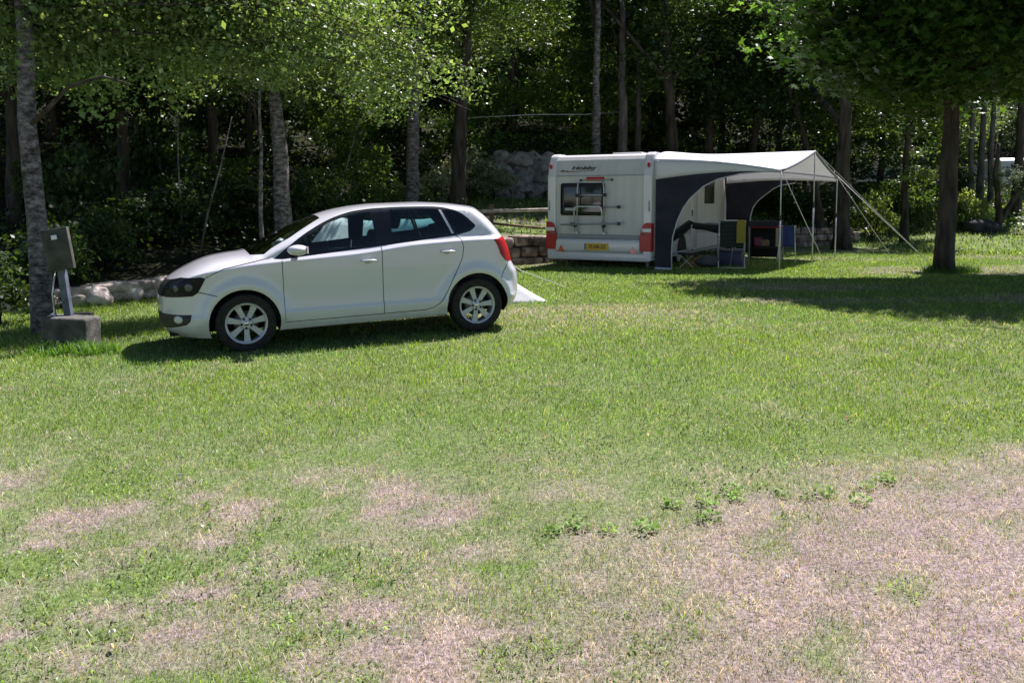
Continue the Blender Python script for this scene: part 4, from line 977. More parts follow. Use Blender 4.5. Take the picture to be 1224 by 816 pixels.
o = bpy.data.objects[-1] if False else C.objects[-1]; o.location = kt.location; o.rotation_euler = kt.rotation_euler; tag(o, 'small beige towel hanging from the front of the kitchen stand', 'towel')
for k, (x, c_, nm, lb) in enumerate(((-.5, (.25, .05, .12), 'plastic_bag', 'dark pink plastic bag stored on the lower shelf of the kitchen stand'), (-.1, (.30, .22, .12), 'bread_box', 'small tan box stored on the lower shelf of the kitchen stand'))):
    q = MB(); q.box(-.11, .11, -.11, .11, 0, .24-.06*k, bev=.04); o = q.build(nm, mat(nm, tuple(v*.7 for v in c_), .7), None, ang=50); o.location = kt.matrix_basis @ Vector((x*KW, -.05, .315)); tag(o, lb, nm.split('_')[-1])
p_ = at(940, 318, 19.8)
dr = thing('drying_rack', 'thin-legged rack with a blue towel beside the kitchen stand', 'drying rack', on_g(p_.x, 19.8), R(-20))
hz = 1.5-.03*19.8-dr.location.z
for s in (-1, 1):
    MB().tube([(s*.16, -.10, hz), (s*.2, .24, 0)], .010, 6).build('leg', M['alu'], dr); MB().tube([(s*.16, .10, hz), (s*.2, -.24, 0)], .010, 6).build('leg', M['alu'], dr)
MB().tube([(-.2, 0, hz), (.2, 0, hz)], .012, 6).build('top_rail', M['alu'], dr)
def tow(u, v):
    q = v*2-1; return Vector((-.1+.26*u, (.03 if q > 0 else -.03)+.03*q+.01*math.sin(9*u), hz+.015-abs(q)*.5))
o = grid_obj('towel', tow, 12, 21, mat('blue_towel', (.03, .05, .17), .9), None, .008); o.location = dr.location; o.rotation_euler = dr.rotation_euler; tag(o, 'blue towel draped over the thin-legged rack', 'towel')
# doormat-like ground sheet

# ================================================================== TREES
M['birch'] = bpy.data.materials.new('birch_bark'); mb_ = M['birch']; mb_.use_nodes = True; b = mb_.node_tree.nodes['Principled BSDF']; b.inputs['Roughness'].default_value = .85
tc = N(mb_, 'ShaderNodeTexCoord'); mp = N(mb_, 'ShaderNodeMapping'); mp.inputs['Scale'].default_value = (3, 3, 6); L(mb_, tc.outputs['Object'], mp.inputs[0])
n1 = N(mb_, 'ShaderNodeTexNoise'); n1.inputs['Scale'].default_value = 2.6; n1.inputs['Detail'].default_value = 10; n1.inputs['Roughness'].default_value = .74; L(mb_, mp.outputs[0], n1.inputs[0])
cr = N(mb_, 'ShaderNodeValToRGB'); e = cr.color_ramp.elements; e[0].position = .40; e[0].color = (.022, .018, .016, 1); e[1].position = .62; e[1].color = (.25, .235, .23, 1); q = e.new(.50); q.color = (.10, .09, .088, 1)
L(mb_, n1.outputs[0], cr.inputs[0]); L(mb_, cr.outputs[0], b.inputs[0])
bp = N(mb_, 'ShaderNodeBump'); bp.inputs['Strength'].default_value = .5; bp.inputs['Distance'].default_value = .02; L(mb_, n1.outputs[0], bp.inputs['Height']); L(mb_, bp.outputs[0], b.inputs['Normal'])
M['bark'] = noise_mat('dark_bark', (.022, .018, .014), (.085, .070, .056), 7, .95, stretch=(1, 1, .22), bump=.9, bscale=14, dist=.05)
M['bark_grey'] = noise_mat('grey_bark', (.05, .045, .042), (.17, .155, .14), 6, .95, stretch=(1, 1, .3), bump=.8, bscale=12, dist=.04)
LEAF = leaf_mat('broad_leaves', 1.05, .38, .42, .42)
LEAF_M = leaf_mat('maple_leaves', 1.7, .26, .5, .3)
LEAF_W = leaf_mat('weed_leaves', .9, .2, .7, .2)
def pal(kind, n, rs):
    t = rs.rand(n)[:, None]
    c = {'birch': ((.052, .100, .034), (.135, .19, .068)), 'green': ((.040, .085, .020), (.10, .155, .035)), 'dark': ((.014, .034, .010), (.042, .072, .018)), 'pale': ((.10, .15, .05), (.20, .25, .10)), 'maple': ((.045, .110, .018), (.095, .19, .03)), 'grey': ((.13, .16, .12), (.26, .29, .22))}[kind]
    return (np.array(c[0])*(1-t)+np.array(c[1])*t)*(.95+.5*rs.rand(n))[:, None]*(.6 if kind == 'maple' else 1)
def leaves(P, size, rs, kind, flat=.35, shape='diamond', clumpcol=None):
    """one leaf-shaped face per point"""
    n = len(P); nrm = rs.normal(size=(n, 3)); nrm[:, 2] = np.abs(nrm[:, 2])*1.0+flat; nrm /= np.linalg.norm(nrm, axis=1)[:, None]
    a = rs.normal(size=(n, 3)); a[:, 2] -= .5; a -= nrm*(a*nrm).sum(1)[:, None]; a /= np.linalg.norm(a, axis=1)[:, None]; b_ = np.cross(nrm, a)
    s_ = (size*np.clip(rs.lognormal(-.12, .38, n), .4, 2.1 if shape == 'diamond' else 1.35))[:, None]; c = pal(kind, n, rs)
    if clumpcol is not None: c = c*clumpcol[:, None]
    if shape == 'diamond':
        V = np.stack([P-a*s_*.5, P+b_*s_*.33-nrm*s_*.06, P+a*s_*.5-nrm*s_*.1, P-b_*s_*.33-nrm*s_*.06], 1).reshape(-1, 3); k = 4
        return V, np.arange(n*4).reshape(n, 4), np.repeat(c, 4, 0)
    # lobed leaf: 5 points, as a fan of quads around the centre
    ang = np.array([-150, -118, -92, -62, -38, -18, 0, 18, 38, 62, 92, 118, 150, 180])*math.pi/180; rad = np.array([.30, .46, .26, .56, .28, .30, .66, .30, .28, .56, .26, .46, .30, .12])
    ring = [P+(a*math.cos(q)+b_*math.sin(q))*s_*r_ - nrm*s_*(.10*r_) for q, r_ in zip(ang, rad)]
    V = np.stack([P]+ring, 1).reshape(-1, 3); m = 15; base = (np.arange(n)*m)[:, None]; f = []
    for i in range(0, 14, 2): f.append(np.stack([np.zeros(n, int), np.full(n, i+1), np.full(n, i+2), np.full(n, (i+2) % 14+1)], 1)+base)
    return V, np.concatenate(f), np.repeat(c, m, 0)
def clumped(rs, nc, per, rad, cr_, shell=.55, bottom=-.8, droop=0):
    """leaf positions: nc clumps spread through an uneven ellipsoid of half-axes rad"""
    d = rs.normal(size=(nc*2, 3)); d /= np.linalg.norm(d, axis=1)[:, None]; d = d[d[:, 2] > bottom][:nc]; nc = len(d)
    lump = 1+.22*np.sin(3*d[:, 0]+rs.rand()*6)*np.sin(3*d[:, 1]+rs.rand()*6)+.12*np.sin(7*d[:, 2]+rs.rand()*6)
    r = (shell+(1-shell)*rs.rand(nc)**.6)*lump; ccen = d*r[:, None]*np.array(rad)
    cr2 = cr_*rs.uniform(.6, 1.35, nc); k = rs.poisson(per*(cr2/cr_)**2)+3; ci = np.repeat(np.arange(nc), k); n = len(ci)
    q = rs.normal(size=(n, 3)); q *= (rs.rand(n)**.5/np.linalg.norm(q, axis=1))[:, None]; P = ccen[ci]+q*cr2[ci][:, None]*np.array([1.15, 1.15, .62])
    if droop:
        P[:, 2] -= droop*rs.rand(n)**2
    cc = rs.uniform(.72, 1.28, nc)[ci]
    return P, cc, ccen
def crown_mesh(name, seed, nc, per, rad, cr_, size, kind, **kw):
    rs = np.random.RandomState(seed); shape = kw.pop('shape', 'diamond'); flat = kw.pop('flat', .35)
    P, cc, ccen = clumped(rs, nc, per, rad, cr_, **kw)
    V, Fq, c = leaves(P, size, rs, kind, flat, shape, cc)
    return npmesh(name, V, Fq, c), ccen
def limb_pts(a, b_, n=6, sag=.1, rnd_=rnd):
    a = Vector(a); b_ = Vector(b_); L_ = (b_-a).length; off = Vector((rnd_.uniform(-1, 1), rnd_.uniform(-1, 1), rnd_.uniform(-.3, .8)))*L_*.10
    return [a.lerp(b_, i/n)+off*math.sin(math.pi*i/n) for i in range(n+1)]
def trunk_mesh(mb, path, r0, r1, seg=12, wob=.03, flare=1.35, rn=rnd):
    """tapered trunk along path, subdivided, with root flare"""
    pts = [Vector(p) for p in path]; out = []; rr = []
    tot = sum((pts[i+1]-pts[i]).length for i in range(len(pts)-1)); acc = 0
    for i in range(len(pts)-1):
        k = max(2, int((pts[i+1]-pts[i]).length/.5))
        for j in range(k):
            p_ = pts[i].lerp(pts[i+1], j/k); t = (acc+(pts[i+1]-pts[i]).length*j/k)/tot
            out.append(p_+Vector((rn.uniform(-wob, wob), rn.uniform(-wob, wob), 0))*(0 if t == 0 else 1)); rr.append((r0*(1-t)+r1*t)*(1+(flare-1)*math.exp(-t*tot/.25))*rn.uniform(.95, 1.05))
        acc += (pts[i+1]-pts[i]).length
    out.append(pts[-1]); rr.append(r1)
    mb.tube(out, rr, seg); return out
CROWNS = {}
def get_crown(key):
    if key in CROWNS: return CROWNS[key]
    spec = {
     'birchA': dict(seed=1, nc=250, per=80, rad=(2.5, 2.3, 3.2), cr_=.46, size=.085, kind='birch', droop=.5),
     'birchB': dict(seed=2, nc=230, per=80, rad=(2.2, 2.4, 3.0), cr_=.46, size=.085, kind='birch', droop=.7),
     'greenA': dict(seed=3, nc=250, per=80, rad=(2.7, 2.6, 2.8), cr_=.48, size=.11, kind='green'),
     'greenB': dict(seed=4, nc=240, per=80, rad=(2.4, 2.6, 3.1), cr_=.48, size=.11, kind='green'),
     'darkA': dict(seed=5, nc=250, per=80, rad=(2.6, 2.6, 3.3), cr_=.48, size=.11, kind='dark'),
     'paleA': dict(seed=6, nc=120, per=90, rad=(2.2, 2.2, 2.6), cr_=.55, size=.10, kind='pale'),
    }[key]
    CROWNS[key] = crown_mesh('crown', **spec); return CROWNS[key]
def tree(name, label, x, y, h_tr, r0, bark, crown, cscale, coff=(0, 0, 0), lean=(0, 0), ctop=None, group='trees on the bank behind the lawn', crot=None, rt=.45, forks=7, zoff=0, ncrown=1):
    """crown centre sits at h_tr above the base"""
    g = gz(x, y)+zoff; t = thing(name, label, 'tree', (x, y, g), 0, group)
    me, cc = get_crown(crown); sc3 = cscale if isinstance(cscale, tuple) else (cscale,)*3; cpos = Vector((lean[0]+coff[0], lean[1]+coff[1], h_tr+coff[2])); rot = rnd.uniform(0, 6.28) if crot is None else crot
    mb = MB(); top_ = Vector((lean[0], lean[1], h_tr+1.2*sc3[2])); 
    pth = trunk_mesh(mb, [(0, 0, -.15), (lean[0]*.3+rnd.uniform(-.06, .06), lean[1]*.3, h_tr*.4), (lean[0]*.75, lean[1]*.75, h_tr*.8), tuple(top_)], r0, r0*.30, 12)
    Rm = Matrix.Rotation(rot, 3, 'Z')
    lbm = MB()
    for k in range(forks):
        c = Rm @ Vector(cc[rnd.randrange(len(cc))]); c = Vector((c.x*sc3[0], c.y*sc3[1], c.z*sc3[2]))+cpos
        f = rnd.uniform(.55, .95); i = int(f*(len(pth)-1)); a = pth[i]
        if c.z < a.z-.4: c.z = a.z+rnd.uniform(-.2, .4)
        L_ = (c-a).length; lbm.tube(limb_pts(a, c), [r0*.34*(1-.8*j/6)+.006 for j in range(7)], 6)
    mb.build('trunk', M[bark], t, True); lbm.build('limbs', M['bark'], t, True)
    cr_ = link('crown', me, t); 
    if not me.materials: me.materials.append(LEAF)
    cr_.location = cpos; cr_.scale = sc3; cr_.rotation_euler = (0, 0, rot)
    return t
# --- near birch on the left with boughs over the top of the frame
def near_birch():
    x, y = -5.72, 10.1; g = gz(x, y); t = thing('birch_tree', 'white-barked birch with black scars standing behind the concrete block', 'tree', (x, y, g), 0)
    lb = MB(); mb = MB(); pth = trunk_mesh(mb, [(0.03, 0, -.1), (-.02, 0, 1.4), (-.07, 0, 2.6), (-.12, .1, 3.6), (-.2, .2, 7.5)], .128, .055, 14, .012, 1.3)
    rs = np.random.RandomState(21); P, CC = [], []
    ends = []
    lb.tube([(-.13, 0, 2.45), (.15, -.1, 2.62), (.55, -.2, 2.95), (1.0, -.3, 3.05), (1.35, -.4, 2.95)], [.035, .03, .024, .016, .008], 6)
    for k in range(95):
        a = rs.uniform(-.5, 1.3)*1.0; L_ = rs.uniform(1.2, 5.2); hh = rs.uniform(3.0, 4.8); st = Vector((-.3, .1, min(hh-.5, 7))) 
        az = rs.uniform(-2.2, 1.5); e_ = Vector((math.cos(az)*L_ if az > -1.5 else math.cos(az)*1.0, math.sin(az)*L_*.55, hh+rs.uniform(-.3, .9)))
        if e_.x < -2.2: continue
        e_.y = abs(e_.y)*.5+(.9+.45*max(e_.x, 0) if e_.x > .7 else rs.uniform(-.7, .6))
        ends.append(e_); st.z = rs.uniform(3.3, 7); pl_ = limb_pts(st, e_, 7)
        if k % 4 == 0: lb.tube(pl_, [.022*(1-j/7.5)+.003 for j in range(8)], 5, False)
        else: lb.tube(pl_[3:], [.009*(1-j/5.5)+.002 for j in range(5)], 4, False)
        for j in range(3, 8):
            if rs.rand() < .35: continue
            c0 = pl_[j]; n = int(290 if j > 4 else 80); q = rs.normal(size=(n, 3))*np.array([.25, .25, .13])+np.array(c0); q[:, 2] -= rs.rand(n)**2*.75
            P.append(q); CC.append(np.full(n, rs.uniform(.55, 1.45)))
    # higher, denser top that shades the block
    Pc, cc, _ = clumped(rs, 70, 80, (2.6, 1.9, 1.9), .5); P.append(Pc+np.array([-.6, .9, 6.2])); CC.append(cc)
    P = np.concatenate(P); CC = np.concatenate(CC)
    # keep the view under the boughs open
    wy = P[:, 1]+y; wx = P[:, 0]+x; wz = P[:, 2]+g; py = 240-F*(wz-H)/wy; px = 612+F*wx/wy
    keepz = wz > 2.75+.30*np.sin(wx*1.7+1)+.25*np.sin(wx*4.1)+.12*(wy-10); P = P[keepz]; CC = CC[keepz]
    mb.build('trunk', M['birch'], t, True); lb.build('limbs', M['bark'], t, True)
    V, Fq, c = leaves(P, .062, rs, 'birch', .3, 'diamond', CC); o = link('crown', npmesh('crown', V, Fq, c), t, [LEAF]); return t
near_birch()
# --- maple on the right
def maple():
    x, y = 8.75, 16.9; g = gz(x, y); t = thing('maple_tree', 'broad maple with straight dark trunk and large lobed leaves standing on the lawn', 'tree', (x, y, g), 0)
    rs = np.random.RandomState(8); mb = MB(); pth = trunk_mesh(mb, [(0, 0, -.1), (.02, 0, 1.5), (.03, 0, 3.4), (.05, .1, 5.5), (0, .1, 7.0)], .195, .10, 16, .012, 1.18)
    P, cc, cen_ = clumped(rs, 1000, 58, (3.75, 2.75, 2.3), .55, shell=.25, bottom=-.9); P = P+np.array([.65, -.4, 5.35])
    sprays = [(rs.uniform(-3.75, -2.3), rs.uniform(-1.3, .8), rs.uniform(3.9, 6.0)) for _ in range(30)]+[(rs.uniform(2.2, 4.4), rs.uniform(-2.2, -.5), rs.uniform(3.6, 6)) for _ in range(14)]
    for q in sprays:
        k_ = rs.randint(14, 34); g_ = rs.normal(size=(k_, 3))*np.array([.30, .26, .13])+np.array(q); P = np.concatenate([P, g_]); cc = np.concatenate([cc, np.full(k_, 1.9)])  # spray leaves tinted brighter, painting in the sun on the crown's edge
        if rs.rand() < .5: mb.tube(limb_pts((.03, 0, rs.uniform(3.2, 4.2)), q), [.045*(1-.85*j/6)+.004 for j in range(7)], 5)
    P = P[P[:, 2] > 3.05+.25*np.sin(P[:, 0]*2)+.2*np.sin(P[:, 1]*3.1)] if False else P
    m_ = P[:, 2] > 3.3+.22*np.sin(P[:, 0]*1.9)+.15*np.sin(P[:, 1]*2.6); cc = cc[m_]; P = P[m_]
    k_ = (P[:, 2]-2.2)/math.tan(SUN_EL); xs_ = P[:, 0]+x-k_*math.sin(SUN_AZ); ys_ = P[:, 1]+y-k_*math.cos(SUN_AZ); m_ = (ys_ < 16.75) | (xs_ > 8.9); cc = cc[m_]; P = P[m_]
    for k in range(16):
        c = Vector(cen_[rs.randint(len(cen_))])+Vector((.25, 0, 5.5)); a = pth[min(len(pth)-1, int(rs.uniform(.45, .85)*len(pth)))]
        if c.z < a.z: c.z = a.z+.2
        mb.tube(limb_pts(a, c), [.075*(1-.85*j/6)+.006 for j in range(7)], 6)
    mb.build('trunk', M['bark'], t, True)
    V, Fq, c = leaves(P, .175, rs, 'maple', .9, 'lobed', cc); link('crown', npmesh('crown', V, Fq, c), t, [LEAF_M]); return t
maple()
# --- trees of the bank
def px_at(px, Y): return (px-612)/F*Y
B = [  # name, label, px, Y, crown h, r0, bark, crown, scale, kwargs
 ('birch_tree', 'stout birch trunk with banded grey bark rising behind the car bonnet', 340, 17.2, 4.6, .20, 'birch', 'birchA', 1.0, dict(lean=(-.25, 0), coff=(0, .3, .6))),
 ('young_tree', 'slim pale young trunk just left of the stout birch behind the car', 315, 16.3, 3.6, .05, 'birch', 'birchB', .55, dict(coff=(-.3, .4, .8), forks=4)),
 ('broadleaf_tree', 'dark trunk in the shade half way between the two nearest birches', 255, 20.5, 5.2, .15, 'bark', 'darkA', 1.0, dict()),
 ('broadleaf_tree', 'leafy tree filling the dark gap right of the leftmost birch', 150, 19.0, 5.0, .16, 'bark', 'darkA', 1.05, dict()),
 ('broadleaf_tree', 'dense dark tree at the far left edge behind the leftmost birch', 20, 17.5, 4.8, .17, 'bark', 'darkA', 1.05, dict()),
 ('birch_tree', 'tall straight birch above the middle of the car roof', 492, 21.5, 6.2, .19, 'birch', 'birchB', 1.15, dict(lean=(.3, 0))),
 ('broadleaf_tree', 'dark double-leaning trunk above the rear of the car roof', 545, 22.5, 6.6, .22, 'bark', 'greenA', 1.15, dict(lean=(.5, 0))),
 ('broadleaf_tree', 'green tree rising from the slope just above the boulders', 612, 30.5, 4.6, .20, 'bark', 'paleA', 1.15, dict(coff=(0, .3, .3))),
 ('birch_tree', 'pale slender birch above the left half of the caravan roof', 712, 26.0, 7.6, .16, 'birch', 'greenA', 1.0, dict(coff=(.3, 2.8, 1.6))),
 ('broadleaf_tree', 'grey trunk right of the slender birch above the caravan', 741, 27.5, 6.8, .19, 'bark_grey', 'greenB', 1.1, dict(coff=(0, 2.0, 1.2))),
 ('broadleaf_tree', 'thin grey trunk above the right corner of the caravan', 761, 30.0, 7.0, .13, 'bark_grey', 'birchB', 1.2, dict()),
 ('broadleaf_tree', 'thick dark trunk above the start of the white canopy roof', 808, 27.5, 6.6, .24, 'bark', 'darkA', 1.25, dict(lean=(-.5, 0))),
 ('broadleaf_tree', 'dark trunk above the middle of the white canopy roof', 846, 29.0, 6.6, .16, 'bark', 'greenA', 1.2, dict()),
 ('broadleaf_tree', 'leaning dark trunk above the peak of the canopy', 888, 30.0, 6.0, .17, 'bark', 'darkA', 1.2, dict(lean=(1.2, 0))),
 ('broadleaf_tree', 'broad near-black trunk directly right of the canopy peak', 1006, 25.0, 6.4, .27, 'bark', 'greenB', 1.1, dict(coff=(.6, 2.6, .4))),
 ('broadleaf_tree', 'slanting trunk crossing behind the broad near-black one', 985, 27.5, 6.0, .16, 'bark', 'darkA', 1.1, dict(lean=(-1.6, 0))),
 ('broadleaf_tree', 'dark mid-sized tree left of the lawn maple with pale lower sprays', 1081, 27.5, 5.4, .13, 'bark', 'greenA', 1.1, dict(coff=(0, .2, 0))),
 ('broadleaf_tree', 'first of the thin grey trunks right of the lawn maple', 1158, 33.0, 6.5, .12, 'bark_grey', 'greenB', 1.1, dict()),
 ('broadleaf_tree', 'second thin grey trunk right of the lawn maple, slightly thicker', 1169, 35.0, 6.8, .16, 'bark_grey', 'darkA', 1.1, dict()),
 ('broadleaf_tree', 'third trunk right of the lawn maple, next to the distant white caravan', 1182, 34.0, 6.6, .13, 'bark_grey', 'birchA', 1.15, dict()),
 ('broadleaf_tree', 'straight trunk at the right edge in front of the distant caravans', 1213, 32.0, 6.4, .20, 'bark', 'darkA', 1.15, dict()),
]
for nm, lb, px, Y, h, r0, bk_, cw, s_, kw in B:
    co_ = kw.pop('coff', (0, 0, 0)); kw['coff'] = (co_[0], co_[1]+(1.3 if Y > 21 else .3)+(3.5 if px > 1140 else 0), co_[2]+(1.2 if px > 1140 else 0)); s_ = (s_, s_, s_*.82)
    tree(nm, lb, px_at(px, Y), Y, h, r0, bk_, cw, s_, **kw)
# second rank further up the bank: crowns close the view
rk2 = random.Random(9); ranks = []
for px, Y in ((-60, 22), (70, 24), (190, 26), (300, 25), (410, 27), (455, 38), (590, 44), (660, 42), (700, 41), (780, 37), (860, 38), (930, 36), (960, 44), (1050, 40), (1110, 46), (1190, 62), (1330, 38), (380, 38), (120, 34), (560, 46), (830, 47), (240, 40)):
    ranks.append((px, Y))
where = ['beyond the left edge of the frame', 'in the gap right of the leftmost birch trunk', 'above the service box and the car bonnet', 'directly behind the stout banded birch', 'above the front door of the car', 'left of the straight birch above the car roof',
 'above the car tail, left of the boulders', 'above the left corner of the caravan roof', 'high above the caravan logo', 'high above the right corner of the caravan', 'high above the middle of the canopy', 'high above the front end of the canopy',
 'behind the canopy peak', 'left of the lawn maple, behind the mid-sized tree', 'directly behind the maple trunk', 'behind the thin grey trunks right of the maple', 'at the right edge behind the distant caravans', 'high above the windscreen of the car',
 'high up the slope left of the stout birch', 'high up behind the rear of the car', 'farthest back above the canopy roof', 'high up the slope above the car bonnet']
for i, (px, Y) in enumerate(ranks):
    cw = ['greenA', 'darkA', 'birchA', 'greenB', 'birchB'][i % 5]
    hh = rk2.uniform(3.6, 5.2) if i % 2 else rk2.uniform(5.5, 7.5)
    if 540 < px < 720: hh = 3.6
    t = tree('broadleaf_tree', 'shaded tree deep in the wood '+where[i], px_at(px, Y), Y, hh, rk2.uniform(.12, .2), 'bark', cw, 1.25 if Y < 35 else 1.6, group='trees merging deep in the wood', forks=4)
# --- leaning forked tree at the right edge
def forked():
    x, y = px_at(1192, 30.0), 30.0; g = gz(x, y); t = thing('forked_tree', 'small dark tree forking low into two leaning stems at the right edge of the lawn', 'tree', (x, y, g), 0)
    mb = MB(); trunk_mesh(mb, [(0, 0, -.1), (.05, 0, .5), (.0, 0, 1.0), (-.15, 0, 2.0), (-.1, 0, 3.1)], .13, .06, 10, .02, 1.5); trunk_mesh(mb, [(.04, 0, .25), (.35, 0, .8), (.75, 0, 1.5), (1.0, 0, 2.6)], .10, .05, 10, .02, 1)
    mb.build('trunk', M['bark'], t, True); me, cc = get_crown('darkA'); c = link('crown', me, t); c.location = (.45, .1, 1.75); c.scale = (.30, .25, .15); return t
forked()
# --- shrubs and understorey
def shrub_mesh(seed, kind, rad, n, size, cr_=.22):
    rs = np.random.RandomState(seed); P, cc, cen_ = clumped(rs, n, 42, rad, cr_, shell=.3, bottom=-.5); P[:, 2] += rad[2]*.75; ok = P[:, 2] > .02
    V, Fq, c = leaves(P[ok], size, rs, kind, .3, 'diamond', cc[ok]); me = npmesh('foliage', V, Fq, c); me.materials.append(LEAF); return me, cen_
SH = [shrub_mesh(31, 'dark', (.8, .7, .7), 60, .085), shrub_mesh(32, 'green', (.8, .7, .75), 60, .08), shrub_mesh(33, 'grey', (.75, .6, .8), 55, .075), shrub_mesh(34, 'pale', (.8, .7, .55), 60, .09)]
def shrub(label, px, Y, s_, k, group=None, z=0, x=None):
    x = px_at(px, Y) if x is None else x; me, cen_ = SH[k]; t = thing('shrub', label, 'shrub', (x, Y, gz(x, Y)+z), rnd.uniform(0, 6.28), group)
    s3 = s_ if isinstance(s_, tuple) else (s_,)*3; link('foliage', me, t).scale = s3
    mb = MB()
    for j in range(5):
        c = cen_[rnd.randrange(len(cen_))]; mb.tube(limb_pts((0, 0, -.05), (c[0]*s3[0]*.8, c[1]*s3[1]*.8, (c[2]+.55)*s3[2]), 4), [.018, .015, .012, .008, .005], 5)
    mb.build('stems', M['bark'], t, True); return t
for a in [('silvery grey-green bush in front of the boulders, above the car tail', 560, 25.0, 1.15, 2), ('silvery bush beside it, lower and to its left', 522, 24.0, .85, 2),
          ('sunlit green shrub behind the windscreen of the car', 385, 19.0, 1.0, 1), ('green shrub between the young trunk and the dark trunk', 285, 20.0, 1.0, 1),
          ('dark shrub in deep shade behind the car bonnet', 215, 17.0, .95, 0), ('dark shrub in deep shade right of the service box', 120, 14.6, .85, 0), ('dark shrub at the left edge behind the block', -5, 11.0, .75, 0), ('dark ragged shrub behind the leftmost birch trunk', 60, 13.2, .9, 0), ('wide dark shrub above the stone kerb wall', 165, 16.2, (1.5, 1, .8), 0),
          ('low leafy shrub above the front door of the car', 440, 22.0, 1.0, 1), ('green shrub on the terrace left of the fence post', 490, 23.5, .8, 3),
          ('tall green bush left of the boulders, above the car tail', 640, 31.0, 1.5, 1), ('bush above the left corner of the caravan roof', 690, 31.5, 1.9, 1), ('leafy bush above the caravan roof hatch', 735, 31.5, 1.9, 3), ('dark bush above the right corner of the caravan', 790, 32.0, 2.0, 0), ('green bush above the front part of the canopy roof', 840, 32.0, 2.0, 1), ('bush above the canopy peak', 905, 31.0, 2.0, 0),
          ('dark green hedge bush behind the kitchen stand', 925, 28.3, (1.6, .8, 1.0), 0), ('dark green hedge bush framed by the canopy poles', 962, 28.6, (1.7, .8, .95), 0), ('hedge bush just left of the broad near-black trunk', 990, 28.8, (1.3, .8, 1.0), 0),
          ('bright leafy bush between the broad trunk and the next tree', 1045, 29.0, (1.3, .9, 1.5), 3), ('rounded dark green bush left of the maple trunk', 1098, 30.3, (1.4, .9, 1.3), 1), ('dark green bush in front of the parked cars far away', 1070, 30.5, (1.2, .9, 1.5), 0),
          ('bright green weedy bush right of the maple trunk', 1150, 30.5, (1.1, .8, 1.3), 3), ('pale flowering weeds beside the dark boulder', 1168, 31.5, (1.0, .9, .95), 3), ('low bright bush behind the forked tree', 1203, 32.5, (.9, .8, .6), 3), ('dark spreading bush above the kerb stones behind the bonnet', 250, 18.2, (1.5, 1, 1.3), 0), ('leafy dark bush between the stout birch and the car roof', 365, 18.6, (1.1, .9, 1.1), 0), ('dark tall bush right of the leftmost birch', 95, 16.5, (1.3, 1, 1.7), 0), ('dark tall bush in the gap above the headlight', 195, 20.0, (1.6, 1, 1.9), 0), ('green bush in the gap right of the stout birch', 420, 24.0, (1.6, 1, 1.7), 1), ('sunlit tall bush above the car tail', 590, 29.5, (1.5, 1, 2.0), 1), ('dark thicket high on the slope above the service box', 80, 24.5, (2.4, 1.2, 2.2), 0), ('dark thicket high on the slope above the bonnet', 190, 26.5, (2.6, 1.2, 2.3), 0), ('dark thicket on the slope left of the stout birch', 285, 25.5, (2.4, 1.2, 2.2), 0), ('leafy thicket on the slope above the front of the car roof', 385, 26.5, (2.6, 1.2, 2.2), 1), ('leafy thicket on the slope above the rear of the car roof', 470, 28.0, (2.6, 1.2, 2.2), 0), ('leafy thicket between the dark trunk and the boulders', 555, 29.0, (2.0, 1.2, 1.9), 1), ('small grey-green bush hiding the left end of the boulders', 592, 25.3, .8, 2), ('bush growing over the boulders above the caravan logo', 700, 27.6, (1.6, .8, 1.2), 1), ('bush growing over the boulders above the brake light of the caravan', 745, 28.4, (1.6, .8, 1.2), 3), ('bush in deep shade left of the distant caravan', 1140, 34.0, (1.6, 1, 1.5), 0)]:
    shrub(*a, group='shrubs along the wooded bank')
# pale sprays low on the mid-sized tree
shrub('pale leafy spray hanging beside the mid-sized tree left of the maple', 1100, 27.0, (.9, .6, .55), 3, 'shrubs along the wooded bank', z=1.9)
o = MB().ball((0, 0, .22), .55, 3, (1.25, .8, .62), .14, rnd).build('boulder', noise_mat('black_rock', (.012, .012, .013), (.05, .05, .055), 4, .9), None, True); o.location = (px_at(1173, 29.6), 29.6, gz(px_at(1173, 29.6), 29.6)-.05); tag(o, 'low black boulder at the foot of the forked tree', 'boulder')
# thin bare saplings in the shade
for i, (px, Y, dx, lb) in enumerate(((218, 16.6, -.05, 'thin upright bare sapling in the shade behind the bonnet'), (238, 16.2, .55, 'thin leaning bare sapling in the shade behind the bonnet'), (395, 20, .6, 'thin pale leaning stem above the front door of the car'))):
    mb = MB(); mb.tube([(0, 0, -.1), (dx*.3, 0, .7), (dx*.8, 0, 1.6), (dx*1.2, .1, 2.6)], [.028, .022, .016, .008], 6); x = px_at(px, Y)
    o = mb.build('sapling', M['bark_grey'], None, True); o.location = (x, Y, gz(x, Y)); tag(o, lb, 'sapling', 'bare saplings behind the car')
